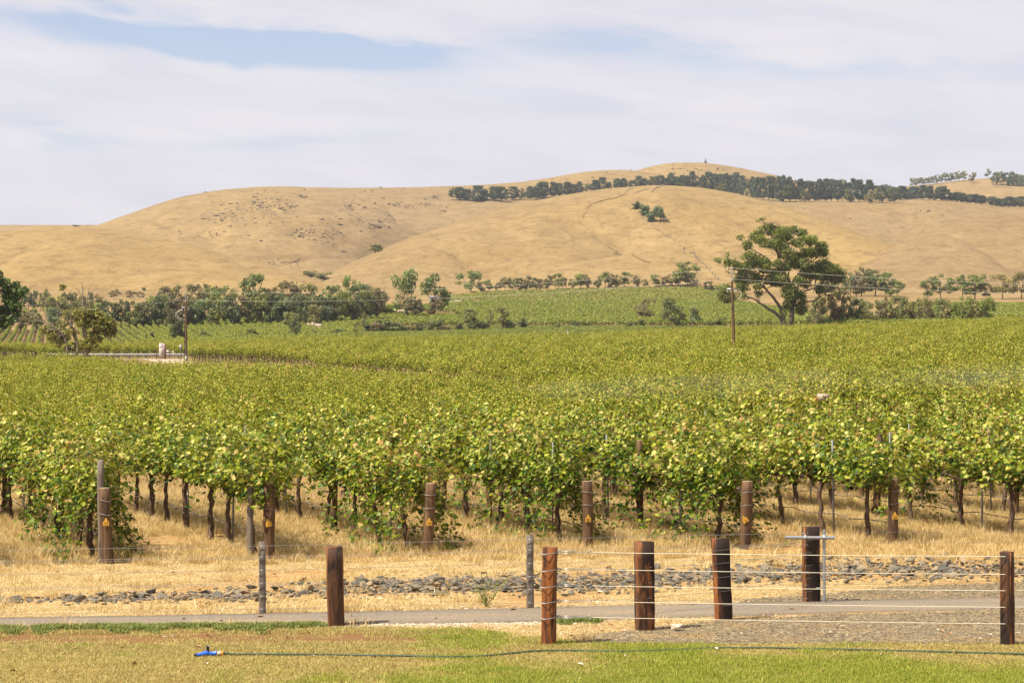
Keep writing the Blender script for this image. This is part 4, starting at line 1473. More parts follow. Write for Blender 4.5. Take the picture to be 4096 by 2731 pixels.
# green weeds at the near edge of the path
xs = rg.uniform(-250, 1290, 2600)
ysb = np.interp(xs, *np.array(PATH_BOT).T) + 4 + np.abs(rg.normal(0, 1, len(xs))) * 4.5 * (1.3 + np.sin(xs / 70) * .6 + np.sin(xs / 23) * .4)
ok = snoise(xs / 90, ysb * 0, 1.0, 12) > -1.6
ok &= ~((xs > 80) & (xs < 150))
P = np.array([gp(a, b) for a, b in zip(xs, ysb)])[ok]; P[:, 2] = .01
x2 = rg.uniform(2230, 2390, 90); P2 = np.array([gp(a, np.interp(a, *np.array(PATH_BOT).T) + abs(rg.normal(0, 4)) + 2) for a in x2]); P2[:, 2] = .01
P = np.vstack([P, P2]); n = len(P)
scatter('green_weeds', P, rg.uniform(0, 6.28, n), rg.uniform(.35, 1.0, n), rg.randint(0, 4, n), 'weed', 'low green weeds creeping along the near path edge')
# fallen leaves and bark on the lawn
lit = []
for k in range(3):
    r_ = np.random.RandomState(80 + k)
    V, F = leaf_cloud(np.zeros((1, 3)), unit(np.array([[.1, .2, 1.0]])), np.array([1.0]), np.array([0.0]), _PV * np.array((.55, 1, 2.0)), _PF)
    lit.append(make_mesh('litter', V, F, [M_LITTER if k else M_PEBBLE]))
proto_collection('litter', lit)
X, Y = uniform_ground(170, 24.5, 37, .5); n = len(X)
scatter('leaf_litter', np.c_[X, Y, np.full(n, .035)], rg.uniform(0, 6.28, n), rg.uniform(.03, .10, n), rg.randint(0, 3, n), 'litter', 'scattered dead leaves and bark flakes on the grass', tilt=rg.uniform(-.4, .4, n))

# a wispy weed in front of the rocks and a pale lump of stone by the fence
wx, wy, _ = gp(1945, 2428)
wd = empty('wispy_weed', (wx, wy, 0), 'wispy grey-green weed growing between path and rocks', 'weed')
r_ = np.random.RandomState(5); m_ = MB(); LP = []
for k in range(16):
    a = r_.uniform(-.9, .9); hh = r_.uniform(.28, .62); b_ = r_.uniform(-.4, .4)
    t = np.linspace(0, 1, 5)
    q = np.c_[a * hh * t * .75, b_ * hh * t, hh * t * (1 - .15 * t)]
    m_.tube(q, .004, 3, False)
    for f in np.linspace(.25, 1, 9):
        LP.append(q[0] * (1 - f) + q[-1] * f + r_.normal(0, .012, 3))
m_.build('stems', M_WEED, wd, attrs={'leaf': np.full(m_.n, .9)})
LP = np.array(LP)
V, F = leaf_cloud(LP, unit(r_.normal(size=LP.shape) + [0, -.3, .8]), r_.uniform(.02, .05, len(LP)), r_.uniform(0, 6.28, len(LP)), _PV * np.array((.5, 1, 1)), _PF)
mesh_obj('leaves', V, F, [M_WEED], wd, attrs={'leaf': r_.uniform(.5, 1, len(V))})
ps = bpy.data.objects.new('stone', pale[0].copy()); link(ps)
ps.location = gp(2705, 2524, .0); ps.location.z = .06; ps.scale = (.13, .1, .11)
tag(ps, 'single pale lump of stone on the gravel by the front fence', 'stone')
# ------------------------------------------------------------------ trees
def resample(P, n):
    P = np.asarray(P, float)
    d = np.concatenate([[0], np.cumsum(np.linalg.norm(np.diff(P, axis=0), axis=1))])
    t = np.linspace(0, d[-1], n)
    Q = np.stack([np.interp(t, d, P[:, k]) for k in range(3)], 1)
    if n > 4:
        S = Q.copy(); S[1:-1] = (Q[:-2] + 2 * Q[1:-1] + Q[2:]) / 4
        Q = S
    return Q


def grow(limbs, clumps, leaf, dens, seed, shell=.55, twig=.006, flat=1.0, jit=.25, twigs=True, droopy=.3):
    """limbs [(points, r0, r1)], clumps [(centre, (rx, ry, rz), density)] -> wood MB, leaf V, F, C"""
    rs = np.random.RandomState(seed)
    wood_ = MB(); pts = []; rad = []
    for P, r0, r1 in limbs:
        Q = resample(P, max(6, len(P) * 3))
        L = np.linalg.norm(Q[-1] - Q[0]) + 1e-6
        Q[1:] += rs.normal(0, .010 * L, (len(Q) - 1, 3)) * jit
        r = np.linspace(1, 0, len(Q)) ** 1.25 * (r0 - r1) + r1
        wood_.tube(Q, r, 7 if r0 > twig * 4 else 5)
        pts.append(Q); rad.append(r)
    AP = np.vstack(pts)
    PL = []; NL = []; SL = []; CL = []
    for c, rr_, dn in clumps:
        c = np.asarray(c, float); rr_ = np.asarray(rr_, float)
        if twigs:
            low = AP[:, 2] < c[2] + rr_[2] * .3
            cand = AP[low] if low.any() else AP
            d = np.linalg.norm((cand - c) * np.array([1, 1, .8]), axis=1)
            a = cand[np.argmin(d)]
            for k in range(3):
                e = c + rr_ * unit(rs.normal(size=3)) * rs.uniform(.1, .75)
                m = a * .5 + e * .5 + np.array([0, 0, -.12 * np.linalg.norm(e - a)]) + rs.normal(0, .05 * np.linalg.norm(e - a) + 1e-6, 3)
                t = np.linspace(0, 1, 5)[:, None]
                Q = a * (1 - t) ** 2 + 2 * m * t * (1 - t) + e * t * t
                wood_.tube(Q, np.linspace(twig * 1.5, twig * .5, 5), 4, False)
        n = max(6, int(dens * dn * (rr_[0] * rr_[2] + rr_[0] * rr_[1] + rr_[1] * rr_[2]) / 3 / leaf ** 2 * 4.6))
        v = unit(rs.normal(size=(n, 3)))
        rad_ = (shell + (1 - shell) * rs.rand(n)) ** .7 * rs.uniform(.7, 1.08, n)
        lump = 1 + .18 * np.sin(v[:, 0] * 5 + seed + c[0]) * np.cos(v[:, 2] * 6 + c[2] * 3)
        P = c + v * rr_ * (rad_ * lump)[:, None]
        P[:, 2] -= droopy * rr_[2] * rs.rand(n) * (v[:, 2] < 0) * .6
        N_ = unit(v * .55 + np.array([0, 0, .45]) + rs.normal(0, .6, (n, 3)))
        PL.append(P); NL.append(N_); SL.append(leaf * rs.uniform(.6, 1.3, n)); CL.append(np.clip(rs.normal(.5, .16, n) + rs.normal(0, .10), 0, 1))
    P = np.vstack(PL); N_ = np.vstack(NL); S = np.concatenate(SL); C = np.concatenate(CL)
    V, F = leaf_cloud(P, N_, S, rs.uniform(0, 6.28, len(P)), _QV * np.array((.75, 1.25, 1)), _QF)
    return wood_, V, F, np.repeat(C, 4)


def traced_tree(name, base, limbs, clumps, conv, leaf, dens, seed, label, color, bark, depth=.55, rpx=1.0, lname='crown', more=1, rlimb=1.0, **kw):
    """limbs and clumps given in crop pixels; conv(x, y) -> (X offset, Z) in metres; depth spread invented in the round"""
    rs = np.random.RandomState(seed)
    cl = []
    xs = [c[0] for c in clumps]
    cx = (min(xs) + max(xs)) / 2; half = (max(xs) - min(xs)) / 2
    clumps = list(clumps) + [(c[0] + rs.uniform(-.5, .5) * c[2], c[1] + rs.uniform(-.4, .5) * c[3], c[2] * .85, c[3] * .85, (c[4] if len(c) > 4 else 1.0) * .9) for c in clumps for _ in range(more)]
    for c in clumps:
        X, Z = conv(c[0], c[1])
        f = 1 - abs(c[0] - cx) / (half * 1.15)
        dy = rs.uniform(-1, 1) * depth * half * rpx * max(.1, f)
        rx = c[2] * rpx * 1.24; rz = c[3] * rpx * 1.24
        cl.append(((X, dy, Z), (rx, (rx + rz) / 2, rz), c[4] if len(c) > 4 else 1.0))
    lb = []
    for pts, r0, r1 in limbs:
        q = []
        ph = rs.uniform(-1, 1)
        for k, (x, y) in enumerate(pts):
            X, Z = conv(x, y)
            q.append((X, ph * .25 * half * rpx * (k / len(pts)) ** 1.2, Z))
        lb.append((q, r0 * rpx * rlimb, r1 * rpx * rlimb))
    w_, V, F, C = grow(lb, cl, leaf, dens, seed, **kw)
    root = empty(name, base, label, 'tree')
    w_.build('trunk', bark, root, smooth=True)
    o = mesh_obj(lname, V, F, [M_TREE], root, attrs={'leaf': C})
    o.color = (*color, 1)
    return root


# --- the big spreading gum behind the field
gx, gy, gz = place(3130, 1302, 436, 520)
gz0 = zat(gx, gy)
mp = gy / FPX
def conv_gum(x, y):
    return (2820 + x / 3.136 - 3130) * mp, (1306 - (850 + y / 3.136)) * mp + (CAMZ + (HOR - 1306) * mp - gz0)
G_L = [([(985, 1480), (960, 1330), (890, 1270), (800, 1210), (700, 1150), (620, 1090), (540, 1060), (430, 1060), (300, 1060)], 27, 5),
       ([(1000, 1480), (985, 1300), (940, 1190), (860, 1080), (780, 990), (700, 910), (630, 860), (520, 830), (400, 800), (230, 740)], 27, 4),
       ([(1075, 1480), (1090, 1250), (1095, 1100), (1080, 950), (1040, 830), (980, 740), (930, 600), (880, 450), (820, 300), (740, 210), (712, 100)], 36, 4),
       ([(1090, 1250), (1130, 1080), (1200, 1000), (1330, 960), (1480, 900), (1600, 850)], 17, 4),
       ([(1100, 1180), (1250, 1120), (1380, 1110), (1500, 1030), (1600, 950)], 14, 4),
       ([(1080, 950), (1100, 860), (1180, 760), (1300, 650), (1420, 570), (1480, 500)], 14, 4),
       ([(1040, 830), (1060, 650), (1075, 480), (1100, 340), (1100, 230)], 12, 3),
       ([(960, 720), (850, 650), (720, 540), (600, 470), (540, 430), (440, 340), (400, 300)], 14, 3),
       ([(780, 990), (720, 850), (660, 750), (600, 660)], 9, 3), ([(940, 620), (900, 480), (760, 380), (640, 300)], 9, 3),
       ([(300, 770), (250, 690), (180, 640), (130, 590)], 4, 2), ([(300, 770), (290, 640), (285, 520)], 4, 2), ([(900, 350), (950, 200), (930, 150), (880, 110)], 4, 2), ([(930, 190), (900, 150), (850, 130)], 3, 1.5), ([(1180, 1020), (1230, 960), (1350, 900), (1500, 930), (1640, 900)], 6, 2)]
G_C = [(712, 80, 45, 22, .5), (820, 200, 110, 70), (950, 260, 100, 80), (1010, 300, 60, 50), (650, 270, 60, 50, .8), (690, 320, 90, 50), (580, 300, 40, 40, .6), (540, 400, 68, 58), (440, 310, 45, 32, .5), (1100, 215, 90, 50), (1210, 250, 70, 40), (1270, 330, 120, 46), (1360, 360, 60, 46), (1440, 430, 90, 56), (1500, 490, 56, 56), (1320, 500, 110, 62), (1110, 390, 76, 48), (760, 400, 120, 56, .7), (880, 390, 80, 60), (960, 420, 80, 80), (1000, 520, 80, 70), (540, 540, 90, 48), (680, 600, 120, 66), (560, 650, 80, 56), (470, 680, 70, 56), (370, 640, 58, 46), (270, 610, 56, 56, .7), (290, 530, 26, 36, .5), (160, 590, 58, 36, .4), (1170, 560, 108, 66), (1200, 640, 100, 56), (1090, 620, 66, 56), (870, 640, 66, 46, .7), (900, 750, 96, 56), (740, 700, 76, 56), (560, 790, 120, 66), (470, 850, 90, 56), (480, 930, 86, 56), (620, 830, 96, 62), (870, 830, 120, 56), (950, 870, 96, 46), (1500, 640, 106, 76), (1400, 710, 126, 66), (1550, 720, 106, 66), (1680, 760, 86, 56), (1480, 800, 146, 54), (1300, 780, 96, 54), (1650, 830, 76, 46), (1740, 790, 36, 36, .6), (240, 960, 76, 76), (260, 1060, 96, 56), (190, 1040, 46, 46, .7), (330, 1040, 56, 46, .7), (1060, 950, 106, 66), (1020, 1030, 86, 66), (1120, 1030, 86, 56), (1200, 1080, 56, 76), (1210, 1200, 86, 66), (1050, 1150, 46, 76), (1440, 970, 66, 46), (1630, 1020, 56, 36, .5), (700, 1000, 46, 46, .5), (450, 1040, 76, 36, .4), (1000, 1240, 36, 56, .7), (1150, 850, 76, 46), (1010, 680, 70, 60), (1250, 900, 70, 50, .6), (640, 930, 60, 40, .5)]
traced_tree('gum_tree', (gx, gy, gz0), G_L, G_C, conv_gum, .27, 2.0, 7, 'large spreading gum tree standing alone behind the vine field', (.150, .172, .036), M_BARK, .55, mp / 3.136, more=2, twig=.045, shell=.35)

# --- the half dead tree at the left by the road
tx, ty = (300 - 2048) * 300 / FPX, 300.0
tz0 = float(zat(tx, ty)); mt = ty / FPX
def conv_dead(x, y):
    return (x / 3.92 - 300) * mt, CAMZ + (HOR - (1050 + y / 3.92)) * mt - tz0
D_L = [([(1230, 1590), (1210, 1250), (1170, 1160), (1130, 1000), (1060, 920), (960, 760), (870, 640)], 24, 5), ([(1230, 1450), (1090, 1380), (930, 1340)], 10, 4),
       ([(1130, 980), (1110, 750), (1060, 560), (1000, 420), (970, 350)], 9, 3), ([(1060, 1590), (1050, 1250), (1000, 1150), (930, 1060), (820, 980), (700, 930), (600, 900), (470, 930)], 15, 3),
       ([(1360, 1590), (1340, 1300), (1330, 1150), (1320, 1000), (1310, 850), (1290, 700), (1290, 560), (1290, 420), (1270, 300)], 40, 3), ([(1310, 850), (1250, 700), (1180, 560), (1100, 450)], 7, 2),
       ([(1330, 800), (1360, 600), (1410, 380), (1440, 330)], 7, 2), ([(1330, 850), (1430, 650), (1480, 560), (1520, 470)], 7, 2), ([(1400, 1300), (1450, 1250), (1540, 1180), (1680, 1180), (1800, 1270)], 9, 2),
       ([(1380, 1150), (1600, 1000), (1750, 900)], 9, 3), ([(700, 930), (760, 1010), (830, 960), (940, 970)], 4, 2), ([(720, 930), (710, 850), (690, 800)], 3, 1.5), ([(1290, 560), (1240, 440), (1180, 390)], 4, 1.5), ([(1290, 470), (1340, 380), (1390, 330)], 3, 1.5), ([(1380, 500), (1450, 440), (1500, 400)], 3, 1.5), ([(1100, 700), (1180, 620), (1200, 500)], 5, 2), ([(600, 900), (560, 860), (530, 870)], 3, 1.5), ([(1650, 1180), (1740, 1100), (1850, 1050)], 4, 1.5), ([(1250, 700), (1190, 660), (1120, 660)], 4, 1.5), ([(1030, 560), (1090, 480), (1160, 400)], 3, 1.5)]
D_C = [(1430, 760, 100, 60), (1330, 800, 110, 66, .8), (1240, 850, 80, 50, .7), (1500, 850, 120, 70), (1600, 950, 140, 70), (1720, 930, 70, 50), (1650, 1050, 120, 70), (1250, 930, 70, 50, .6), (830, 1150, 80, 58, .7), (920, 1220, 70, 50, .6), (1030, 930, 50, 34, .5), (1130, 1100, 50, 50, .6), (1400, 1250, 110, 70), (1350, 1330, 84, 44), (1480, 1130, 70, 60), (1080, 1330, 70, 44, .7), (1000, 370, 36, 34, .6), (1150, 1300, 50, 44, .6), (1560, 1200, 50, 40, .7), (1400, 950, 90, 70), (980, 410, 24, 20, .5)]
traced_tree('gum_tree', (tx, ty, tz0), D_L, [(c[0], c[1], c[2] * 1.3, c[3] * 1.25, (c[4] if len(c) > 4 else 1.0) * .7) for c in D_C + [(700, 1050, 90, 50, .3), (950, 1000, 90, 60, .4), (1050, 800, 60, 60, .35), (1180, 700, 70, 50, .3), (1000, 1150, 90, 70, .5), (780, 1080, 80, 60, .5), (1750, 1080, 70, 60, .6)]], conv_dead, .28, 2.2, 9, 'half dead tree with bare upper branches beside the road at left', (.17, .165, .030), M_DEADWOOD, .5, mt / 3.92, rlimb=1.5, more=2, twig=.03, shell=.3)

# --- the tree cut by the left edge
ex, ey = (-60 - 2048) * 262 / FPX, 262.0
ez0 = float(zat(ex, ey)); me_ = ey / FPX
def conv_edge(x, y):
    return (x / 3.92 + 60) * me_, CAMZ + (HOR - (1050 + y / 3.92)) * me_ - ez0
E_L = [([(-235, 1640), (-230, 1200), (-180, 900), (-120, 600), (-60, 300), (-20, 150)], 34, 5), ([(-200, 1000), (-60, 800), (80, 640), (220, 480), (330, 440)], 16, 4), ([(-220, 1100), (-100, 980), (60, 900), (150, 880)], 12, 4), ([(-180, 900), (-300, 700), (-420, 500)], 16, 5), ([(-120, 600), (20, 430), (120, 330)], 9, 3)]
E_C = [(0, 200, 80, 60), (30, 300, 90, 76), (150, 400, 120, 76), (230, 360, 84, 56), (330, 450, 104, 64), (250, 520, 116, 66), (100, 560, 116, 84), (300, 660, 76, 76, .8), (180, 640, 96, 76), (60, 750, 116, 76), (250, 800, 76, 66, .8), (150, 900, 104, 76), (40, 950, 86, 66), (-120, 300, 140, 120), (-150, 500, 160, 140), (-120, 750, 150, 150), (-100, 950, 120, 100), (-320, 420, 150, 130), (-420, 600, 150, 130), (-380, 800, 150, 120), (-60, 120, 90, 70)]
traced_tree('gum_tree', (ex, ey, ez0), E_L, E_C, conv_edge, .27, 2.2, 12, 'dark green leafy tree cut off by the left edge', (.075, .125, .024), M_BARK, .6, me_ / 3.92, twig=.03, shell=.35)


# --- smaller trees from a few grown kinds, unit height and about unit width
def gum_kind(seed, crown_lo=.27, n=17, wide=.5, leaf=.040, trunkr=.022, dens=1.7, tall=1.0, stems=1):
    rs = np.random.RandomState(seed)
    limbs = []; clumps = []
    for s in range(stems):
        ox = rs.uniform(-.1, .1) if stems > 1 else 0
        lx, ly = rs.uniform(-.1, .1, 2)
        fork = rs.uniform(.18, .32)
        limbs.append(([(ox, 0, -.03), (ox + lx * .4, ly * .4, fork), (ox + lx, ly, .62), (ox + lx * 1.2, ly * 1.2, .86)], trunkr, .005))
        for k in range(5):
            a = k * 1.256 + rs.uniform(-.4, .4); r = wide * rs.uniform(.5, .85)
            z1 = rs.uniform(.48, .86)
            limbs.append(([(ox + lx * .4, ly * .4, fork * rs.uniform(.9, 1.3)), (ox + r * .5 * math.cos(a), r * .5 * math.sin(a), (fork + z1) / 2 + .04), (ox + r * math.cos(a), r * math.sin(a), z1)], trunkr * .55, .004))
    for k in range(n):
        a = rs.uniform(0, 6.28); f = math.sqrt(rs.rand()); zz = crown_lo + (1 - crown_lo - .08) * rs.rand()
        env = math.sqrt(max(.05, 1 - ((zz - (crown_lo + .38)) / (1.0 - crown_lo)) ** 2 * 1.5))
        r = wide * .86 * f * env
        s = rs.uniform(.085, .16)
        clumps.append(((r * math.cos(a), r * math.sin(a), zz), (s * 1.15, s * 1.15, s * .92), rs.uniform(.7, 1.1)))
    clumps.append(((0, 0, .93), (.13, .13, .08), 1.0))
    return grow(limbs, clumps, leaf, dens, seed, shell=.35, twig=.005)


def bush_kind(seed, leaf=.06, n=14, dens=2.0):
    rs = np.random.RandomState(seed)
    limbs = [([(0, 0, -.03), (rs.uniform(-.1, .1), 0, .35), (rs.uniform(-.15, .15), .05, .7)], .03, .006)]
    clumps = []
    for k in range(n):
        a = rs.uniform(0, 6.28); zz = rs.uniform(.14, .85)
        r = .34 * math.sqrt(rs.rand()) * math.sqrt(max(.1, 1 - (zz - .4) ** 2 * 2.2))
        s = rs.uniform(.14, .23)
        clumps.append(((r * math.cos(a), r * math.sin(a), zz), (s, s, s * .78), 1.0))
    return grow(limbs, clumps, leaf, dens, seed, shell=.4, twig=.006)


def pine_kind(seed, leaf=.042, dens=1.9, open_=.0):
    rs = np.random.RandomState(seed)
    limbs = [([(0, 0, -.03), (.01, 0, .5), (.0, .01, .95)], .026, .006)]
    clumps = []
    z = .16
    while z < .97:
        w_ = (.36 * math.sin(min(1.0, (z - .02) / .35) * 1.57) * (1 - .55 * max(0, z - .5) / .5)) * rs.uniform(.75, 1.15)
        for k in range(5):
            a = k * 1.256 + rs.uniform(-.5, .5) + z * 5
            s = rs.uniform(.085, .135)
            if rs.rand() < open_:
                continue
            clumps.append(((w_ * .75 * math.cos(a), w_ * .75 * math.sin(a), z + rs.uniform(-.02, .03)), (s * 1.2, s * 1.2, s * .62), 1.0))
        z += .085
    clumps.append(((0, 0, .96), (.09, .09, .06), 1.0))
    return grow(limbs, clumps, leaf, dens, seed, shell=.35, twig=.004, droopy=.1)


KIND = {}
def add_kind(key, gen, bark, wide=1.0):
    out = []
    for g in gen:
        w_, V, F, C = g
        V2, F2 = w_.arrays()
        hw = np.percentile(np.abs(V[:, :2]), 97)
        out.append((make_mesh('trunk', V2, F2, [bark], smooth=True), make_mesh('crown', V, F, [M_TREE], attrs={'leaf': C}), 2 * hw))
    KIND[key] = out


add_kind('gum', [gum_kind(400 + k) for k in range(6)], M_BARK)
add_kind('tallgum', [gum_kind(420 + k, .26, 14, .30, .036, .016, 1.6) for k in range(4)], M_BARK)
add_kind('thin', [gum_kind(440 + k, .35, 9, .34, .034, .014, .8) for k in range(3)], M_BARK)
add_kind('full', [gum_kind(460 + k, .14, 24, .46, .046, .022, 1.9) for k in range(5)], M_BARK)
add_kind('bush', [bush_kind(480 + k) for k in range(5)], M_DARKBARK)
add_kind('pine', [pine_kind(500 + k, open_=.12 * (k % 3)) for k in range(6)], M_DARKBARK)
_rt = np.random.RandomState(21)

GREEN = (.175, .205, .065); OLIVE = (.22, .205, .083); DARK = (.115, .13, .056); PINE = (.078, .102, .062); PALE = (.20, .205, .075)
BROWN = (.20, .165, .085); LIME = (.20, .24, .05); BLUEG = (.145, .185, .09)


def tree(kind, x, ybase, hpx, wpx, color, label, ymin, cat='tree', group=None, name=None, ymax=3600):
    if 530 < ymin < 730:                       # the foot stands hidden behind vines: lower than it shows
        dn_ = 8 if 1420 < x < 2960 and ybase > 1290 else 28
        ybase += dn_; hpx += dn_; ymin -= 90
    X, Y, Z = place(x, ybase, max(ymin, 450), ymax)
    # true height so that the top shows at the right row
    top = CAMZ + (HOR - (ybase - hpx)) * Y / FPX
    H = max(top - Z, hpx * Y / FPX * .8)
    W = wpx * Y / FPX
    k = _rt.randint(len(KIND[kind]))
    tm, cm, ww = KIND[kind][k]
    o = empty(name or {'pine': 'pine_tree', 'bush': 'shrub'}.get(kind, 'gum_tree'), (X, Y, Z - .05), label, cat, group)
    s = (W / ww, W / ww, H)
    rz = _rt.uniform(0, 6.28)
    for nm, me in (('trunk', tm), ('crown', cm)):
        c = link(bpy.data.objects.new(nm, me), o)
        c.scale = s; c.rotation_euler = (0, 0, rz)
        if nm == 'crown':
            f = _rt.uniform(.85, 1.15)
            c.color = (color[0] * f * _rt.uniform(.92, 1.08), color[1] * f, color[2] * f * _rt.uniform(.9, 1.1), 1)
    return o


# left treeline, back rank then front rank
G = 'trees of the belt left of the middle'
bk = [(660, 1240, 95, 90, BROWN), (715, 1238, 100, 80, OLIVE), (790, 1240, 105, 85, BROWN), (850, 1236, 92, 70, GREEN), (905, 1236, 95, 80, GREEN), (1006, 1240, 146, 110, GREEN), (1100, 1236, 90, 90, BROWN), (1165, 1236, 112, 120, BROWN), (1240, 1236, 105, 100, OLIVE), (1315, 1236, 96, 90, GREEN), (1390, 1236, 136, 95, GREEN), (1455, 1236, 100, 80, BLUEG), (1510, 1240, 92, 70, OLIVE)]
for k, (x, yb, h, w_, c) in enumerate(bk):
    tree('full', x, yb + 10, h + 10, w_, c, '%s tree from the left in the tall back rank of the belt' % ordinal(k), 700, group=G)
fr = []
x = 395
while x < 1530:
    fr.append(x); x += _rt.uniform(34, 52)
cols = [BLUEG, GREEN, DARK, OLIVE, GREEN, BLUEG, BROWN, GREEN]
for k, x in enumerate(fr):
    yb = np.interp(x, [380, 900, 1250, 1530], [1292, 1286, 1278, 1268])
    h = np.interp(x, [380, 520, 900, 1530], [80, 100, 104, 108]) * _rt.uniform(.85, 1.12)
    tree('full', x, yb, h, _rt.uniform(62, 92), cols[_rt.randint(len(cols))], '%s tree from the left in the front rank of the belt' % ordinal(k), 600, group=G)
# far left
for k, (x, yb, h, w_, c, kd) in enumerate([(112, 1218, 50, 44, DARK, 'full'), (137, 1216, 56, 34, DARK, 'gum'), (162, 1216, 46, 34, DARK, 'gum'), (185, 1206, 52, 48, GREEN, 'gum'), (205, 1262, 80, 90, OLIVE, 'full'), (258, 1262, 92, 100, PALE, 'full'), (215, 1290, 62, 70, BLUEG, 'full'), (330, 1260, 80, 90, OLIVE, 'full'), (385, 1270, 92, 90, BROWN, 'full'), (80, 1300, 80, 80, BROWN, 'full'), (30, 1306, 70, 80, DARK, 'full'), (140, 1302, 66, 66, OLIVE, 'full'), (360, 1190, 28, 24, DARK, 'bush')]):
    tree(kd, x, yb, h, w_, c, '%s small tree from the left behind the half dead tree' % ordinal(k), 560, group='trees at the far left')
for k, (x, yb, h, w_, c) in enumerate([(455, 1196, 36, 40, BROWN), (470, 1182, 26, 34, DARK), (520, 1196, 34, 50, BROWN), (560, 1196, 30, 40, BROWN), (574, 1164, 18, 16, DARK), (700, 1186, 30, 50, BROWN), (770, 1176, 36, 60, OLIVE), (826, 1176, 40, 34, DARK), (862, 1176, 38, 26, OLIVE)]):
    tree('gum' if w_ > 30 else 'bush', x, yb, h, w_, c, '%s little tree from the left along the foot of the left hill' % ordinal(k), 780, group='little trees at the hill foot')
# middle named trees
MID = [('gum', 1625, 1252, 172, 118, GREEN, 'tall rounded gum tree, left of the pair beside the green shed', 690),
       ('gum', 1735, 1246, 152, 112, GREEN, 'tall leaning gum tree, right of the pair beside the green shed', 700),
       ('full', 1655, 1256, 74, 80, BROWN, 'dark low bushy tree in front of the green shed', 640),
       ('gum', 1742, 1252, 66, 60, BROWN, 'thin dark tree rising from the pale bare strip', 640),
       ('gum', 1882, 1178, 96, 104, GREEN, 'umbrella shaped gum at the left end of the hedge row', 900),
       ('bush', 1535, 1240, 28, 100, LIME, 'bright green low hedge beside the tree belt', 680),
       ('tallgum', 1165, 1328, 82, 60, PALE, 'pale leafed gum beside a darker gum in the left vineyard', 540),
       ('gum', 1200, 1332, 108, 64, DARK, 'dark gum beside a paler gum in the left vineyard', 540),
       ('full', 698, 1342, 108, 60, DARK, 'dark column shaped tree just left of the power pole', 540),
       ('bush', 780, 1282, 36, 62, PALE, 'pale yellowish shrub right of the power pole', 600),
       ('gum', 1262, 1286, 70, 60, OLIVE, 'dark stemmed gum by the bare strip right of the belt', 640),
       ('thin', 1452, 1322, 72, 50, PALE, 'slender pale gum at the left end of the dark shrubs', 560),
       ('tallgum', 1880, 1316, 84, 56, PALE, 'slender pale gum left of three behind the dark shrubs', 560),
       ('thin', 1958, 1314, 84, 50, PALE, 'slender pale gum, middle of three behind the dark shrubs', 560),
       ('tallgum', 2012, 1312, 86, 50, PALE, 'slender pale gum, right of three behind the dark shrubs', 560),
       ('gum', 2580, 1264, 74, 70, BROWN, 'round dark brown tree on the green slope left of the big gum', 640),
       ('gum', 2672, 1306, 116, 88, DARK, 'ragged dark tree on the green slope left of the big gum', 560),
       ('full', 2722, 1300, 56, 60, DARK, 'low dark tree touching the ragged dark tree', 560),
       ('bush', 2780, 1300, 82, 50, BLUEG, 'pale green upright conifer left of the right power pole', 580),
       ('full', 2752, 1146, 102, 100, GREEN, 'large round gum at the right end of the hedge row', 940),
       ('full', 2832, 1170, 46, 34, DARK, 'small dark tree just left of the big gum', 900),
       ('full', 2860, 1170, 30, 40, DARK, 'very small dark tree touching the big gum at its left', 900),
       ('bush', 3236, 1298, 40, 28, DARK, 'small dark pointed shrub right of the big gum trunk', 560),
       ('full', 3272, 1300, 54, 52, BROWN, 'brown bushy shrub right of the big gum trunk', 560),
       ('bush', 1500, 1012, 40, 66, OLIVE, 'dark shrub in the gully at the dome foot', 1300),
       ('bush', 1240, 1106, 26, 56, OLIVE, 'olive shrub on the gully edge above the tree belt', 1050),
       ('bush', 1297, 1122, 36, 60, OLIVE, 'right hand olive shrub on the gully edge', 1050),
       ('bush', 305, 906, 8, 32, DARK, 'tiny dark bush on the left skyline', 1380),
       ('gum', 3952, 713, 38, 30, DARK, 'lone dark tree on the right skyline', 2900),
       ('gum', 3891, 735, 46, 34, BROWN, 'lone pale tree left of the dark skyline tree', 2900)]
for kd, x, yb, h, w_, c, lab, ym in MID:
    tree(kd, x, yb, h, w_, c, lab, ym, 'shrub' if kd == 'bush' else 'tree')
# the row of dark shrubs
for k, (x, yb, h, w_) in enumerate([(1472, 1324, 32, 40), (1500, 1324, 44, 50), (1530, 1322, 56, 66), (1572, 1322, 42, 62), (1612, 1322, 26, 44), (1640, 1322, 22, 46), (1682, 1322, 40, 48), (1722, 1320, 40, 28), (1754, 1320, 48, 38), (1775, 1320, 22, 50), (1836, 1316, 30, 28), (1895, 1314, 28, 44), (1930, 1314, 34, 50), (2020, 1312, 34, 30), (2045, 1312, 38, 42), (2090, 1308, 46, 40), (2232, 1306, 12, 20), (2330, 1300, 18, 60), (2300, 1302, 22, 24), (2520, 1302, 16, 34), (2570, 1300, 28, 40), (2850, 1300, 24, 40), (2884, 1300, 34, 40), (2955, 1300, 18, 26), (1010, 1336, 24, 40), (975, 1336, 14, 30), (820, 1336, 16, 40), (730, 1340, 24, 36), (600, 1340, 16, 34), (1255, 1326, 16, 30), (1350, 1326, 14, 50)]):
    tree('bush', x, yb, h, w_, [DARK, BROWN, DARK, BLUEG][k % 4], '%s dark shrub in the line edging the middle vineyards' % ordinal(k), 545, 'shrub', 'dark shrubs along the valley floor')
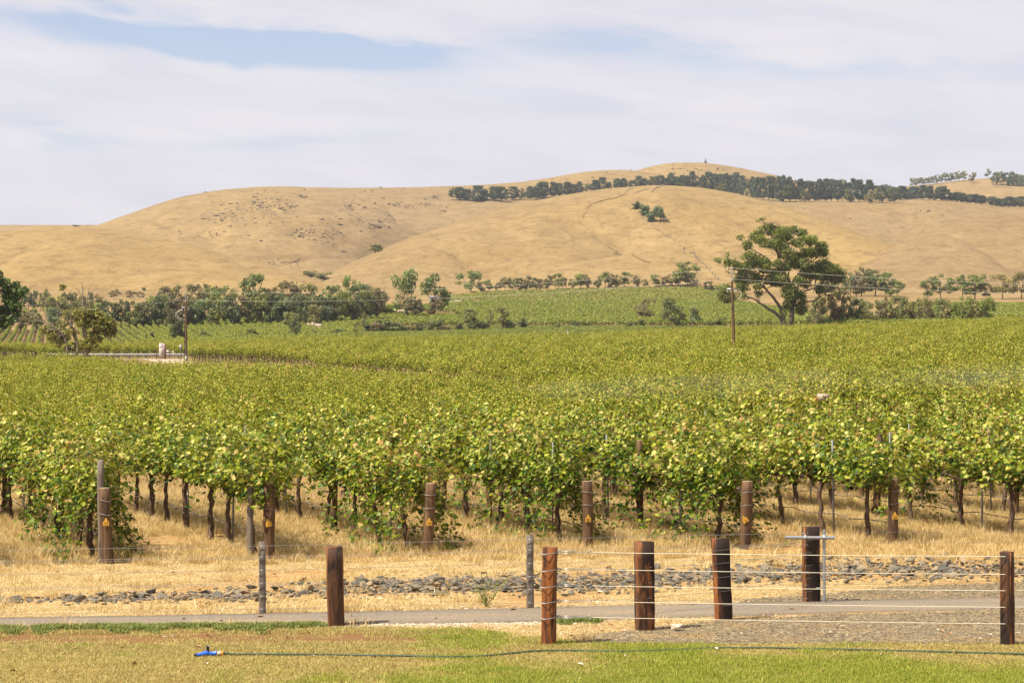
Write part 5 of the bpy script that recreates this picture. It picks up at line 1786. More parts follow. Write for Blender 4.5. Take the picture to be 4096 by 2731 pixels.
# hedge row of young gums above the upper vineyard
hd_ = [(1655 + 300 + 0, 42, 34), (1990, 30, 26), (2022, 50, 40), (2062, 46, 44), (2085, 44, 36), (2110, 52, 40), (2135, 46, 36), (2160, 40, 34), (2195, 52, 44), (2232, 60, 46), (2290, 36, 28), (2322, 58, 50), (2345, 52, 40), (2392, 44, 34), (2420, 62, 44), (2445, 54, 34), (2468, 50, 34), (2500, 60, 46), (2545, 44, 34), (2580, 30, 26), (2620, 48, 40), (2660, 38, 34), (2690, 46, 34), (2715, 34, 30), (1925, 34, 30), (2250, 44, 30)]
hd_.sort()
for k, (x, h, w_) in enumerate(hd_):
    yb = np.interp(x, [1920, 2300, 2900], [1168, 1158, 1146])
    tree('tallgum' if k % 3 == 1 else 'full', x, yb, h + 8, w_ + 2, [OLIVE, GREEN, BROWN][k % 3], '%s young tree from the left in the hedge row above the vineyard' % ordinal(k), 925, group='hedge row above the upper vineyard')
# right hand groups
RG = [(3360, 1190, 92, 80, OLIVE), (3400, 1186, 96, 70, BLUEG), (3445, 1186, 118, 96, BROWN), (3500, 1186, 108, 110, GREEN), (3560, 1186, 96, 100, GREEN), (3590, 1188, 66, 60, GREEN), (3300, 1190, 70, 80, OLIVE)]
for k, (x, yb, h, w_, c) in enumerate(RG):
    tree('gum' if k % 2 else 'full', x, yb, h, w_, c, '%s large round tree of the grove behind the big gum, right side' % ordinal(k), 850, group='grove right of the big gum')
x = 3270; k = 0
while x < 3960:
    h = np.interp(x, [3270, 3600, 3960], [92, 84, 82]) * _rt.uniform(.8, 1.15)
    tree('full' if k % 3 else 'gum', x, 1278, h, _rt.uniform(56, 84), [OLIVE, OLIVE, BROWN, OLIVE, GREEN][k % 5] if x < 3760 else [LIME, GREEN, OLIVE][k % 3], '%s tree from the left in the low belt at the right field edge' % ordinal(k), 560, group='low tree belt at the right')
    x += _rt.uniform(30, 46); k += 1
for k, (x, yb, h, w_, c) in enumerate([(3712, 1206, 90, 70, GREEN), (3765, 1206, 112, 96, GREEN), (3850, 1208, 110, 90, GREEN), (3900, 1208, 112, 100, GREEN), (3945, 1210, 80, 60, BROWN), (4010, 1212, 118, 100, OLIVE), (4085, 1216, 130, 100, OLIVE), (4150, 1216, 130, 100, OLIVE)]):
    tree('gum', x, yb, h, w_, c, '%s spreading gum from the left in the group under the right hill' % ordinal(k), 860, group='gums under the right hill')
# the dome grove
for k, (x, yb, h, w_) in enumerate([(2546, 848, 44, 36), (2572, 866, 50, 46), (2606, 894, 60, 44), (2622, 862, 30, 30), (2640, 892, 74, 44)]):
    tree('bush', x, yb, h, w_, BLUEG, '%s tree from the left in the small grove on the bare dome' % ordinal(k), 1250, 'tree', 'grove on the dome', 'gum_tree')
# ridge windbreak of pines
PW = 'pines of the ridge windbreak'
pines = [(1812, 802, 52, 38), (1838, 802, 54, 44), (1868, 804, 48, 40), (1912, 808, 66, 52), (1938, 806, 50, 34), (1978, 804, 58, 44), (2004, 804, 58, 34), (2024, 802, 46, 20), (2052, 802, 56, 42), (2086, 800, 48, 30), (2120, 798, 54, 34), (2145, 797, 52, 34), (2170, 796, 70, 54), (2215, 790, 62, 34), (2238, 788, 56, 30), (2268, 786, 58, 34), (2292, 784, 48, 26), (2318, 780, 54, 32), (2352, 778, 46, 26), (2382, 772, 52, 34), (2410, 765, 56, 38), (2437, 764, 36, 20), (2470, 760, 46, 34), (2494, 758, 46, 32), (2530, 755, 34, 36)]
x = 2555
while x < 3480:
    top = np.interp(x, [2555, 2700, 2900, 3100, 3300, 3480], [714, 698, 698, 704, 722, 730]) + _rt.uniform(-14, 12)
    bot = np.interp(x, [2555, 2660, 2800, 3023, 3113, 3480], [752, 748, 760, 797, 806, 808])
    pines.append((x, bot, bot - top, _rt.uniform(26, 40))); x += _rt.uniform(17, 25)
x = 3480
while x < 3800:
    top = np.interp(x, [3480, 3600, 3760, 3800], [736, 746, 752, 762]) + _rt.uniform(-9, 8)
    bot = np.interp(x, [3480, 3650, 3800], [806, 798, 804])
    pines.append((x, bot, bot - top, _rt.uniform(32, 46))); x += _rt.uniform(18, 26)
while x < 4300:
    top = np.interp(x, [3800, 3900, 4000, 4060, 4300], [766, 778, 792, 784, 780]) + _rt.uniform(-4, 5)
    bot = np.interp(x, [3800, 3900, 4005, 4300], [804, 815, 828, 832])
    pines.append((x, bot, bot - top, _rt.uniform(30, 44))); x += _rt.uniform(20, 28)
for k, (x, yb, h, w_) in enumerate(pines):
    tree('pine' if k % 9 else 'full', x, yb, h, w_, PINE if k % 9 else DARK, '%s dark pine from the left in the windbreak along the ridge' % (ordinal(k) if k < 99 else 'one hundred and ' + ordinal(k - 100)), 2000 if x < 2900 else 2180, 'tree', PW, 'pine_tree')
for k, (x, yb, h, w_, c) in enumerate([(3000, 792, 36, 40, OLIVE), (3135, 808, 66, 60, DARK), (3160, 804, 50, 40, DARK), (3220, 808, 50, 38, OLIVE), (3268, 806, 42, 30, OLIVE), (3400, 810, 56, 40, OLIVE), (3480, 814, 56, 50, OLIVE), (3515, 814, 64, 56, OLIVE), (3575, 812, 66, 56, DARK), (2720, 748, 16, 34, LIME), (2795, 756, 14, 24, LIME), (2880, 764, 30, 40, OLIVE), (4080, 830, 32, 50, OLIVE)]):
    tree('full', x, yb, h, w_, c, '%s round tree from the left in front of the ridge pines' % ordinal(k), 1880 if x < 2950 else 2120, group='round trees before the ridge pines', ymax=2300)
k = 0
for x in np.arange(3650, 3862, 17.0):
    yb = np.interp(x, [3650, 3857], [746, 722]) + 3
    tree('gum', x, yb, np.interp(x, [3650, 3720, 3857], [34, 36, 42]) * _rt.uniform(.9, 1.1), 30, [OLIVE, PALE][k % 2], '%s tree from the left in the thin row on the right skyline' % ordinal(k), 2900, group='thin row on the right skyline'); k += 1
k = 0
for x in np.arange(3985, 4300, 21.0):
    tree('full', x, np.interp(x, [3985, 4096, 4300], [740, 748, 750]), np.interp(x, [3985, 4030, 4300], [48, 56, 50]) * _rt.uniform(.85, 1.1), 40, [DARK, BLUEG][k % 2], '%s tree from the left in the clump at the right skyline' % ordinal(k), 2700, group='clump at the right skyline'); k += 1
# ------------------------------------------------------------------ vineyards on the slope behind the field
def row_segment(seed, L=5.0, n=190, leaf=.33, hgt=1.7, wid=.5):
    rs = np.random.RandomState(seed)
    y = rs.uniform(-L / 2, L / 2, n); a = rs.uniform(-.25, math.pi + .25, n)
    r = rs.uniform(.55, 1.0, n)
    P = np.c_[wid * r * np.cos(a), y, 1.0 + (hgt - 1.0) * r * np.sin(a) + rs.normal(0, .06, n)]
    N_ = unit(np.c_[np.cos(a), rs.normal(0, .3, n), np.abs(np.sin(a)) + .3] + rs.normal(0, .45, (n, 3)))
    V, F = leaf_cloud(P, N_, leaf * rs.uniform(.6, 1.25, n), rs.uniform(0, 6.28, n), _QV, _QF)
    # trunks under the canopy: three stems per segment
    mb = MB()
    for q in np.linspace(-L / 2 + .6, L / 2 - .6, 3):
        mb.tube([(0, q, -.1), (.03, q, 1.0)], .05, 4, False)
    V2, F2 = mb.arrays()
    return make_mesh('row', np.vstack([V, V2]), [F] + [f + len(V) for f in F2], [M_VINE_FAR, M_VBARK], mi=np.concatenate([np.zeros(len(F)), np.ones(sum(len(f) for f in F2))]), attrs={'leaf': np.concatenate([np.repeat(np.clip(rs.normal(.45, .2, n), 0, 1), 4), np.full(len(V2), .5)])})


proto_collection('rowfar', [row_segment(600 + k) for k in range(6)])
proto_collection('rowthin', [row_segment(640 + k, n=150, hgt=1.5, wid=.30, leaf=.26) for k in range(5)])
proto_collection('rowyoung', [row_segment(620 + k, n=60, hgt=1.45, wid=.42, leaf=.36) for k in range(5)])


def far_block(name, top, bot, ang, gap_, key, label, ymin, ymax, skip=None, seg=4.6, h=1.0, low=None):
    rs = np.random.RandomState(len(label))
    d = np.array([-math.sin(ang), math.cos(ang)]); nrm = np.array([d[1], -d[0]])
    tp = np.array(top, float); bt = np.array(bot, float)
    cx = (tp[:, 0].mean() - 2048) * (ymin + ymax) / 2 / FPX; cy = (ymin + ymax) / 2
    out = []
    Rr = 420
    for r in np.arange(-Rr, Rr, gap_):
        s = np.arange(-Rr, Rr, seg) + rs.uniform(0, seg)
        out.append(np.array([cx, cy])[None] + nrm[None] * r + d[None] * s[:, None])
    P = np.vstack(out)
    P = P[(P[:, 1] > ymin) & (P[:, 1] < ymax) & (np.abs(P[:, 0]) < P[:, 1] * .25)]
    z = zat(P[:, 0], P[:, 1])
    x = 2048 + FPX * P[:, 0] / P[:, 1]; y = HOR - (z - CAMZ) / P[:, 1] * FPX
    ok = (x >= tp[0, 0]) & (x <= tp[-1, 0]) & (y > np.interp(x, tp[:, 0], tp[:, 1])) & (y < np.interp(x, bt[:, 0], bt[:, 1]))
    for (x0, x1, y0, y1, sl) in (skip or []):
        yy = y - sl * (x - x0)
        ok &= ~((x > x0) & (x < x1) & (yy > y0) & (yy < y1))
    hs_ = np.full(len(P), h) if low is None else np.where(y > low, .30, h)
    hs_ = hs_[ok]
    P = np.c_[P, z][ok]; n = len(P)
    nv = 6 if key == 'rowfar' else 5
    scatter(name, P, np.full(n, ang) + rs.choice([0, math.pi], n), rs.uniform(.96, 1.06, n), rs.randint(0, nv, n), key, label, sz=hs_ * rs.uniform(.9, 1.1, n))


far_block('hillside_vineyard', [(-400, 1322), (0, 1322), (300, 1312), (480, 1296), (900, 1280), (1250, 1264), (1420, 1252)], [(-400, 1430), (1420, 1430)], R(11.5), 2.0, 'rowthin', 'striped vine rows with tan soil between them at left', 440, 760, [(1200, 1290, 1272, 1305, .35), (1420, 1900, 1236, 1262, .05)])
far_block('hillside_vineyard', [(1420, 1252), (1800, 1226), (1900, 1222), (2900, 1212), (3200, 1262), (3300, 1288), (3700, 1290)], [(1420, 1430), (3700, 1430)], R(78), 2.7, 'rowfar', 'solid green vineyard on the slope left of the big gum', 440, 860, [(1520, 1850, 1240, 1262, .05), (2300, 2430, 1281, 1288, .07), (2450, 2560, 1302, 1306, 0), (1420, 3300, 1268, 1272, -.006)], low=1308)
far_block('hillside_vineyard', [(1780, 1196), (1930, 1174), (2300, 1166), (2900, 1152)], [(1780, 1214), (1930, 1216), (2900, 1206)], R(20), 6.4, 'rowyoung', 'young vineyard with bare soil showing, below the hedge row', 800, 1010)
far_block('hillside_vineyard', [(-300, 1224), (240, 1216), (300, 1212)], [(-300, 1290), (300, 1270)], R(13), 3.2, 'rowthin', 'striped vine rows behind the far left trees', 600, 880)
far_block('hillside_vineyard', [(585, 1196), (700, 1190)], [(585, 1235), (700, 1235)], R(14), 3.2, 'rowthin', 'small patch of striped vines above the tree belt', 720, 960)
far_block('hillside_vineyard', [(3640, 1226), (4500, 1232)], [(3640, 1420), (4500, 1420)], R(80), 2.7, 'rowfar', 'dark green vineyard strip at the far right edge', 440, 860)


# ------------------------------------------------------------------ tracks, hill fences, rocks on the hills
def drape(name, pts, width, mat, ymin, lift, label, kind='structure', n=90):
    P = np.array([place(x, y, ymin) for x, y in pts])
    Q = resample(P, n)
    T = np.gradient(Q[:, :2], axis=0); T /= np.linalg.norm(T, axis=1, keepdims=True) + 1e-9
    Nn = np.c_[-T[:, 1], T[:, 0]]
    rs = np.random.RandomState(len(pts))
    wv = width / 2 * (1 + .25 * np.convolve(rs.normal(size=n + 4), np.ones(5) / 5, 'valid')[:n])
    A = Q[:, :2] + Nn * wv[:, None]; B = Q[:, :2] - Nn * wv[:, None]
    V = np.vstack([np.c_[A, zat(A[:, 0], A[:, 1]) + lift], np.c_[Q[:, :2], zat(Q[:, 0], Q[:, 1]) + lift], np.c_[B, zat(B[:, 0], B[:, 1]) + lift]])
    j = np.arange(n - 1)
    F = np.vstack([np.stack([j, j + 1, n + j + 1, n + j], 1), np.stack([n + j, n + j + 1, 2 * n + j + 1, 2 * n + j], 1)])
    return tag(mesh_obj(name, V, F, [mat]), label, None, None, kind)


def z2(l):
    return [(1350 + a / 1.68, 600 + b / 1.68) for a, b in l]


def z3(l):
    return [(2696 + a / 1.68, 600 + b / 1.68) for a, b in l]


drape('track', z2([(2090, 262), (2000, 290), (1900, 325), (1800, 340), (1740, 352), (1690, 372), (1658, 402), (1672, 425), (1640, 448), (1622, 468), (1640, 497), (1700, 545), (1760, 590), (1830, 625), (1900, 662), (2000, 725), (2100, 790)]), 2.0, M_TRACK, 1150, .35, 'winding bare farm track climbing the dome')
drape('track', z2([(1450, 345), (1495, 380), (1480, 420), (1525, 470), (1510, 530), (1570, 585), (1600, 640)]), 0.9, M_TRACK, 1150, .3, 'thin stock trail on the dome left of the farm track', n=50)
drape('track', z2([(1900, 330), (1930, 370), (1980, 400)]), 1.6, M_TRACK, 1200, .3, 'short stock trail by the grove', n=30)
drape('track', [(340, 912), (360, 900), (400, 885), (480, 870), (560, 845), (640, 815), (720, 796)], 2.6, M_TRACK, 1500, .4, 'faint track slanting up the left hill shoulder', n=50)
drape('track', z2([(580, 550), (630, 570), (660, 590), (720, 640), (770, 680), (810, 720)]), 1.2, M_TRACK, 1100, .3, 'gully edge trail at the left of the dome', n=40)
drape('road', [(1470, 1262), (1560, 1250), (1650, 1240), (1760, 1222), (1800, 1212), (1830, 1196)], 7, M_PALEROAD, 560, .1, 'pale bare strip by the green shed', n=40)
drape('road', [(3270, 1272), (3400, 1268), (3540, 1264)], 7, M_PALEROAD, 560, .1, 'pale track glimpsed under the right tree belt', n=40)
drape('road', [(1218, 1284), (1240, 1296), (1275, 1308)], 9, M_PALEROAD, 560, .1, 'bare sandy strip in the left vineyard', n=30)


def hill_fence(pts, ymin, label, gapm=9.0):
    P = np.array([place(x, y, ymin) for x, y in pts])
    L = np.linalg.norm(np.diff(P, axis=0), axis=1).sum()
    Q = resample(P, max(4, int(L / gapm)))
    o = empty('hill_fence', tuple(P[0]), label, 'fence')
    mb = MB(); rs = np.random.RandomState(len(pts))
    for q in Q:
        z = float(zat(q[0], q[1]))
        mb.box(np.array((q[0], q[1], z + .65)) - P[0], (.32, .32, 1.3 * rs.uniform(.7, 1.4)))
    c = mb.build('posts', M_GREYPOST, o); c['kind'] = 'stuff'
    for hz in (.5, .95):
        mw = MB(); mw.tube(np.c_[Q[:, :2], zat(Q[:, 0], Q[:, 1]) + hz] - P[0], .02, 3); mw.build('wire', M_WIRE, o)


hill_fence(z2([(2195, 240), (2120, 280), (2040, 345), (1985, 395)]), 1500, 'fence of dark posts dropping from the ridge to the dome grove')
hill_fence(z2([(1980, 405), (2030, 450), (2100, 505), (2160, 560), (2240, 610), (2345, 680)]) + z3([(60, 660), (150, 730), (220, 800), (300, 880)]), 1050, 'fence running down the dome from the grove to the valley')
hill_fence(z2([(1985, 258), (1940, 290), (1890, 318)]), 1500, 'short fence on the dome crest beside the track')

rh = np.random.RandomState(9)
HR = [rock_mesh(700 + k, 9) for k in range(5)]
for m_ in HR:
    m_.materials.clear(); m_.materials.append(M_HILLROCK)
proto_collection('hillrock', HR)
CLUS = [(1070, 818, 85, 24, 150), (900, 868, 95, 26, 120), (1000, 850, 160, 40, 60), (1190, 938, 40, 12, 50), (1305, 945, 40, 14, 50), (1250, 935, 140, 30, 40), (1210, 790, 30, 8, 22), (1590, 822, 30, 6, 30), (1640, 826, 40, 6, 26), (1385, 818, 24, 14, 26), (1390, 840, 60, 20, 26), (1540, 880, 30, 14, 22), (1500, 910, 40, 8, 26), (1480, 905, 90, 30, 30), (1710, 822, 30, 10, 18), (1780, 838, 14, 12, 18), (1740, 792, 50, 6, 30), (1600, 775, 200, 20, 30), (1360, 970, 60, 40, 18), (1130, 1052, 70, 14, 34), (860, 940, 120, 16, 20), (1440, 850, 120, 50, 36), (2735, 678, 36, 10, 30), (2790, 692, 60, 12, 30), (2900, 680, 60, 10, 20), (2650, 700, 60, 12, 20), (3700, 850, 60, 12, 22), (3400, 880, 80, 14, 16), (2500, 690, 90, 8, 14), (1000, 765, 300, 10, 30), (2220, 715, 160, 8, 16)]
for k, (cx, cy, rx, ry, nn) in enumerate(CLUS):
    pass
pts = []
for cx, cy, rx, ry, nn in CLUS:
    for _ in range(int(nn * 1.1)):
        ang = rh.normal(0, .6, 2)
        p = place(cx + rx * ang[0], cy + ry * ang[1] * 1.2, 1500 if cx < 2600 else 1900)
        pts.append(p)
pts = np.array(pts); n = len(pts)
scatter('hillside_rocks', pts, rh.uniform(0, 6.28, n), np.clip(rh.lognormal(math.log(1.15), .5, n), .45, 3.2), rh.randint(0, 5, n), 'hillrock', 'dark rock outcrops scattered over the high left hill')

# the small stone monument on the summit
mx, my, mz = place(2822, 652, 2900)
mo = empty('summit_monument', (mx, my, mz - .3), 'small dark stone monument with a cross tip on the summit', 'monument')
m_ = MB(); m_.box((0, 0, .9), (4.2, 4.2, 1.8), top=.85); m_.build('plinth', M_STONE, mo)
m_ = MB(); m_.box((0, 0, 2.7), (2.8, 2.8, 2.0), top=.7); m_.build('shaft', M_STONE, mo)
m_ = MB(); m_.box((0, 0, 4.6), (1.5, 1.5, 1.9), top=.35); m_.build('spire', M_STONE, mo)
m_ = MB(); m_.box((0, 0, 6.2), (.35, .35, 1.5)); m_.box((0, 0, 6.3), (1.1, .3, .3)); m_.build('finial', M_STONE, mo)

# ------------------------------------------------------------------ the road side: gravel turning place, rail, signs
def ground_quad(name, pxs, mat, lift, label):
    V = []
    for x, Y in pxs:
        X = (x - 2048) * Y / FPX
        V.append((X, Y))
    V = np.array(V)
    rows = 8; cols = 24
    a, b, c, d = V
    g = []
    for i in range(rows + 1):
        for j in range(cols + 1):
            s, t = j / cols, i / rows
            g.append((a * (1 - s) + b * s) * (1 - t) + (d * (1 - s) + c * s) * t)
    g = np.array(g)
    P = np.c_[g, zat(g[:, 0], g[:, 1]) + lift]
    i = np.arange(rows)[:, None] * (cols + 1); j = np.arange(cols)[None, :]
    F = np.stack([i + j, i + j + 1, i + cols + j + 2, i + cols + j + 1], -1).reshape(-1, 4)
    tag(mesh_obj(name, P, F, [mat]), label, None, None, 'structure')


ground_quad('gravel_track', [(680, 255), (800, 255), (735, 312), (560, 322)], M_PALEROAD, .05, 'pale gravel track bending in to the road behind the field')
ground_quad('road', [(-900, 331), (900, 331), (900, 336), (-900, 336)], M_PATH, .04, 'sealed road behind the guard rail at left')


def stand(x, ybase, Y, name, label, cat):
    X = (x - 2048) * Y / FPX
    z = float(zat(X, Y))
    return empty(name, (X, Y, z), label, cat), Y / FPX


Yr = 322.0
o, m = stand(448, 1440, Yr, 'guard_rail', 'galvanised guard rail along the road left of the power pole', 'guard rail')
x0 = 0.0; x1 = (742 - 448) * m; lx = (-300 - 448) * m
mb = MB()
prof = [(0, .50), (-.05, .56), (0, .62), (-.05, .68), (-.05, .74), (0, .78)]
xs = np.linspace(lx * .35, x1, 24)
V = np.array([[(xx, p[0], p[1]) for p in prof] for xx in xs]).reshape(-1, 3)
i = np.arange(23)[:, None] * 6; j = np.arange(5)[None, :]
mb.add(V, np.stack([i + j, i + 6 + j, i + 7 + j, i + j + 1], -1).reshape(-1, 4))
V2 = V + np.array((0, .03, 0)); mb.add(V2, np.stack([i + j, i + j + 1, i + 7 + j, i + 6 + j], -1).reshape(-1, 4))
mb.build('rail', M_STEEL, o)
for xx in np.arange(x1 - 1.0, lx * .35, -2.3):
    b = MB(); b.box((xx, .12, .35), (.12, .15, .8)); b.build('post', M_STAKE, o)

o, m = stand(648, 1437, 318.0, 'sign_pillar', 'tall pale stone sign pillar with maroon edge beside the road', 'sign')
w_, h_ = 22 * m, 2.22
b = MB(); b.box((0, 0, h_ / 2 - .05), (w_, .30, h_ + .1)); b.build('slab', M_PALEGREY, o)
b = MB(); b.box((w_ / 2 + .065, .02, h_ / 2 - .12), (.13, .28, h_ - .1)); b.build('edge_panel', M_MAROON, o)
b = MB(); b.box((.03, -.155, h_ - .20), (.16, .012, .06)); b.box((.03, -.155, h_ - .16), (.08, .012, .05)); b.build('crest', M_SIGNINK, o)
b = MB(); b.tube([(-.22 + .075 * math.cos(t), -.156, h_ - .53 + .075 * math.sin(t)) for t in np.linspace(0, 6.283, 13)], .018, 5, False); b.box((-.22, -.156, h_ - .53), (.06, .01, .05)); b.build('round_emblem', M_RED, o)
for zz, ww in ((h_ - .30, .34), (h_ - .42, .30), (h_ - .52, .26), (h_ - .62, .26), (h_ - .96, .36), (h_ - 1.06, .32), (h_ - 1.16, .38), (h_ - 1.26, .34), (h_ - 1.36, .36), (h_ - 1.46, .30)):
    b = MB(); b.box((.04, -.155, zz), (ww, .012, .035)); b.build('lettering', M_SIGNINK, o)

o, m = stand(675, 1445, 306.0, 'small_sign', 'small blank grey sign board on a thin stake by the pillar', 'sign')
b = MB(); b.box((-.09, -.02, 1.13), (15 * m, .03, 13 * m)); b.build('board', M_SIGNBACK, o)
b = MB(); b.box((.12, .02, .55), (.04, .04, 1.3)); b.build('stake', M_SLEEPER_D, o)
o, m = stand(723, 1452, 292.0, 'road_sign', 'grey back of a road sign on a wooden post', 'sign')
b = MB(); b.box((0, -.06, 1.84), (12 * m, .03, 18 * m)); b.build('plate', M_SIGNBACK, o)
b = MB(); b.box((.02, 0, .95), (.07, .07, 2.1)); b.build('post', M_GREYPOST, o)
o, m = stand(627, 1440, 314.0, 'marker_post', 'short timber marker post left of the sign pillar', 'post')
b = MB(); b.box((0, 0, .55), (.10, .10, 1.2)); b.build('shaft', M_LOG, o)
b = MB(); b.box((0, 0, 1.165), (.11, .11, .03), top=.7); b.build('cap', M_LOGTOP, o)
o, m = stand(691, 1420, 324.0, 'guide_post', 'small white guide post standing behind the guard rail', 'post')
b = MB(); b.box((0, .4, .55), (.09, .03, 1.15)); b.build('shaft', M_WHITE, o)
b = MB(); b.box((0, .38, .95), (.06, .01, .1)); b.build('reflector', M_RED, o)
o, m = stand(2272, 1338, 445.0, 'guide_post', 'tiny white marker standing at the far field edge', 'post')
b = MB(); mh = CAMZ + (HOR - 1323) * m - float(zat((2272 - 2048) * m, 445.0)); b.box((0, 0, mh / 2), (.3, .3, mh)); b.build('shaft', M_PALEGREY, o)
b = MB(); b.box((0, 0, mh + .06), (.4, .4, .1)); b.build('cap', M_SIGNBACK, o)

# sign board behind the front vine block
sX, sY, _ = at(3293, 1590, 71.0)
o = empty('sign_board', (sX, sY, 0), 'beige sign board with a red corner showing above the front vines', 'sign')
mm = sY / FPX
b = MB(); b.box((0, 0, CAMZ + (HOR - 1589) * mm), (49 * mm, .03, 30 * mm)); b.build('board', M_CREAMSIGN, o)
b = MB(); b.box((-29 * mm, -.01, CAMZ + (HOR - 1592) * mm - .03), (7 * mm, .035, 16 * mm)); b.build('corner_panel', M_RED, o)
b = MB()
b.box((6 * mm, -.02, CAMZ + (HOR - 1586) * mm), (8 * mm, .012, 1.6 * mm)); b.box((2.5 * mm, -.02, CAMZ + (HOR - 1588) * mm), (1.8 * mm, .012, 5 * mm)); b.box((9.5 * mm, -.02, CAMZ + (HOR - 1588) * mm), (1.8 * mm, .012, 4 * mm)); b.box((5 * mm, -.02, CAMZ + (HOR - 1588.5) * mm), (4 * mm, .012, 1.4 * mm))
b.build('dark_mark', M_BLACK, o)
for q in (-18, 18):
    b = MB(); b.box((q * mm, .05, .9), (.045, .045, 1.8)); b.build('leg', M_SLEEPER_D, o)

# ------------------------------------------------------------------ power line
def pole(x, Y, ytop, label, lean=0.0, fancy=True):
    X = (x - 2048) * Y / FPX; z = float(zat(X, Y)); m = Y / FPX
    H = CAMZ + (HOR - ytop) * m - z
    o = empty('power_pole', (X, Y, z), label, 'power pole', 'poles of the power line')
    b = MB(); b.tube([(0, 0, -.2), (lean * .5, 0, H * .5), (lean * .95, 0, H * .86)], [.17, .15, .12], 10); b.build('shaft', M_POLE, o, smooth=True)
    b = MB(); b.tube([(lean * .95, 0, H * .80), (lean, 0, H)], .055, 8); b.build('mast', M_STEEL, o, smooth=True)
    b = MB(); b.tube([(0, 0, -.2), (0, 0, .9)], .19, 10); b.build('foot_sleeve', M_STAKE, o, smooth=True)
    b = MB(); b.box((0, -.20, .55), (.22, .02, .22)); b.build('number_plate', M_WHITE, o)
    zt = H * .78
    b = MB(); b.box((lean * .9, 0, zt), (1.1, .12, .12)); b.build('crossarm', M_STEEL, o)
    for q in (-.45, -.1, .35):
        b = MB(); b.lathe([(.01, 0), (.07, .02), (.05, .08), (.08, .12), (.05, .18), (.07, .22), (.01, .27)], (lean * .9 + q, 0, zt - .38), 8); b.build('insulator', M_PALEGREY, o, smooth=True)
    for q in (H - .02, H * .885):
        b = MB(); b.lathe([(.01, 0), (.08, .02), (.06, .08), (.09, .12), (.05, .2), (.01, .24)], (lean, 0, q - .24), 8); b.build('insulator', M_PALEGREY, o, smooth=True)
    if fancy:
        for s in (0, .18):
            t = np.linspace(0, 1, 11)
            b = MB(); b.tube(np.c_[-.45 - 1.15 * np.sin(t * 3.0) * (1 - .35 * t) - s + .42 * t, np.full(11, -.1), zt - .25 - (1.35 + s) * t], .022, 5); b.build('drop_cable', M_WIREWHITE, o)
        b = MB(); b.tube([(-.55, -.1, zt - 1.6), (-.35, -.1, zt - 1.9), (-.18, -.12, zt - 2.5), (-.18, -.14, .3)], .04, 6); b.build('conduit', M_BLACK, o)
    else:
        t = np.linspace(0, 1, 9)
        b = MB(); b.tube(np.c_[.35 + .35 * np.sin(t * 3.1), np.full(9, -.1), zt - 1.0 * t], .022, 5); b.build('drop_cable', M_WIREWHITE, o)
    return np.array((X + lean, Y, z + H)), np.array((X + lean, Y, z + H * .885))


ATOP, ALOW = pole(745, 285.0, 1168, 'brown timber power pole with looped cables by the gravel track', -.10)
BTOP, BLOW = pole(2938, 225.0, 1072, 'slim brown power pole standing among vines before the big gum', -.28, False)
ctop = np.array(at(-900, 1265, 262.0)); clow = np.array(at(-900, 1305, 262.0))
dtop = np.array(at(5600, 1150, 190.0)); dlow = np.array(at(5600, 1182, 190.0))
o = empty('power_line', tuple(ALOW), 'two thin wires strung across between the power poles', 'power line')
for a, b_, dz in ((ctop, ATOP, .5), (ATOP, BTOP, .9), (BTOP, dtop, .7), (clow, ALOW, .5), (ALOW, BLOW, .9), (BLOW, dlow, .7)):
    P = sag(a, b_, dz, 25)
    mb = MB(); mb.tube(P - ALOW, .013, 5, False); mb.build('wire', M_CABLE, o)

# ------------------------------------------------------------------ shed and tank
X, Y, Z = place(1752, 1214, 700)
m = Y / FPX
o = empty('shed', (X, Y, Z), 'dark green iron shed half hidden behind two gum trees', 'shed')
b = MB(); b.box((0, 0, 12 * m), (64 * m, 4.5, 26 * m)); b.build('wall', M_TANK, o)
b = MB(); b.add([(-34 * m, -2.6, 25 * m), (34 * m, -2.6, 25 * m), (34 * m, 0, 31 * m), (-34 * m, 0, 31 * m), (34 * m, 2.6, 25 * m), (-34 * m, 2.6, 25 * m)], [(0, 1, 2, 3), (3, 2, 4, 5)]); b.build('roof', M_SIGNBACK, o)
b = MB(); b.box((-10 * m, -2.28, 9 * m), (14 * m, .06, 19 * m)); b.build('door', M_BLACK, o)
X, Y, Z = place(1806, 1196, 760)
m = Y / FPX
o = empty('water_tank', (X, Y, Z), 'low round green water tank right of the shed', 'tank')
b = MB(); b.lathe([(17 * m, -.2), (17 * m, 11 * m)], (0, 0, 0), 20); b.build('wall', M_TANK, o, smooth=True)
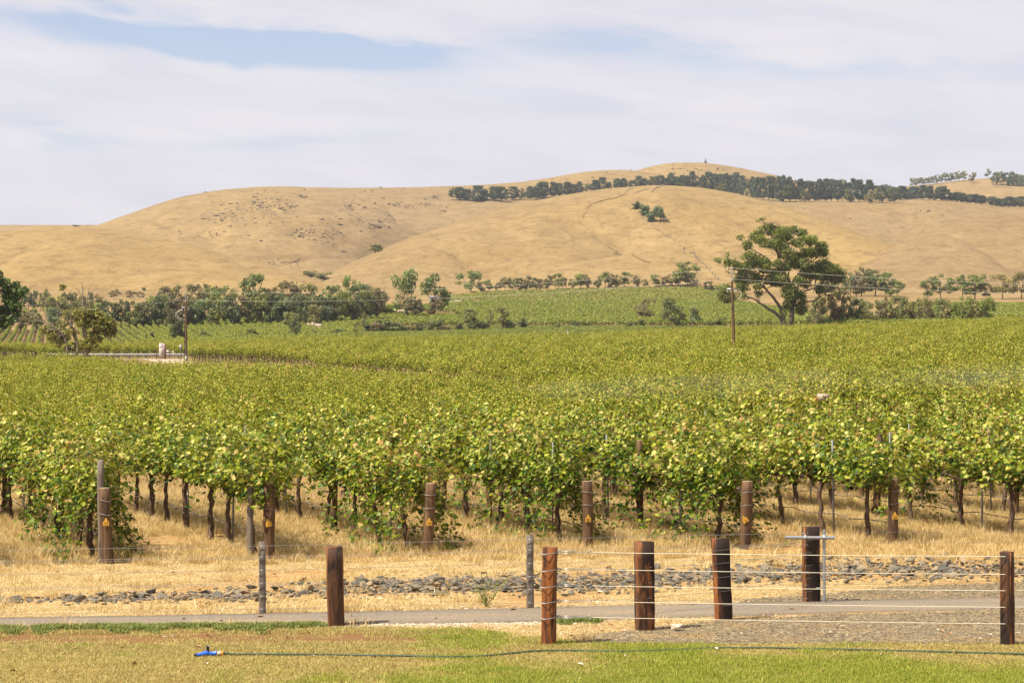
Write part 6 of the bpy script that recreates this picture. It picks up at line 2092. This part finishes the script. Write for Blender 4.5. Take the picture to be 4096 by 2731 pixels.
b = MB(); b.lathe([(17.5 * m, 11 * m), (9 * m, 13 * m), (.01, 14 * m)], (0, 0, 0), 20); b.build('lid', M_STEEL, o)
# ------------------------------------------------------------------ air
def _haze(density, col, aniso=.3):
    m = bpy.data.materials.new('hazy_air')
    m.use_nodes = True
    t = NT(m.node_tree)
    v = t.n('ShaderNodeVolumePrincipled')
    v.inputs['Color'].default_value = (*col, 1)
    v.inputs['Density'].default_value = density
    v.inputs['Anisotropy'].default_value = aniso
    out = t.n('ShaderNodeOutputMaterial')
    t.t.links.new(v.outputs[0], out.inputs['Volume'])
    return m


hb = MB(); hb.box((0, 6500, 128), (40000, 16500, 260))
ho_ = hb.build('haze', _haze(6.0e-5, (.80, .87, 1.0)))
tag(ho_, 'thin pale summer haze over the valley', None, None, 'stuff')


# faint dust hanging over the cross track behind the front vines
def dust(seed, x, Y, wx, wy, wz, density):
    rs = np.random.RandomState(seed)
    nu, nv = 26, 12
    V = []
    for i in range(nv + 1):
        ph = math.pi * i / nv
        for j in range(nu):
            th = 2 * math.pi * j / nu
            d = np.array((math.sin(ph) * math.cos(th), math.sin(ph) * math.sin(th), math.cos(ph)))
            r = 1 + .22 * math.sin(3 * th + seed) * math.sin(ph) + .18 * math.sin(5 * ph + 2 * th + seed * 2) * math.sin(ph)
            V.append(d * r * np.array((wx, wy, wz)))
    i = np.arange(nv)[:, None] * nu; j = np.arange(nu)[None, :]; k = (j + 1) % nu
    F = np.stack([i + j, i + nu + j, i + nu + k, i + k], -1).reshape(-1, 4)
    X = (x - 2048) * Y / FPX
    o = mesh_obj('dust_cloud', np.array(V), F, [_haze(density, (.95, .92, .85), 0.0)], loc=(X, Y, 1.95), smooth=True)
    return tag(o, 'faint drifting dust behind the front vines at right', None, 'dust over the cross track', 'stuff')


for k_, a_ in enumerate([(2700, 78.0, 4.0, 2.2, .5, .008), (3150, 82.0, 3.6, 2.4, .6, .009), (3650, 86.0, 4.2, 2.4, .65, .009), (4050, 90.0, 3.6, 2.6, .75, .010), (2350, 74.0, 2.4, 1.8, .35, .007)]):
    dust(k_ + 3, *a_)
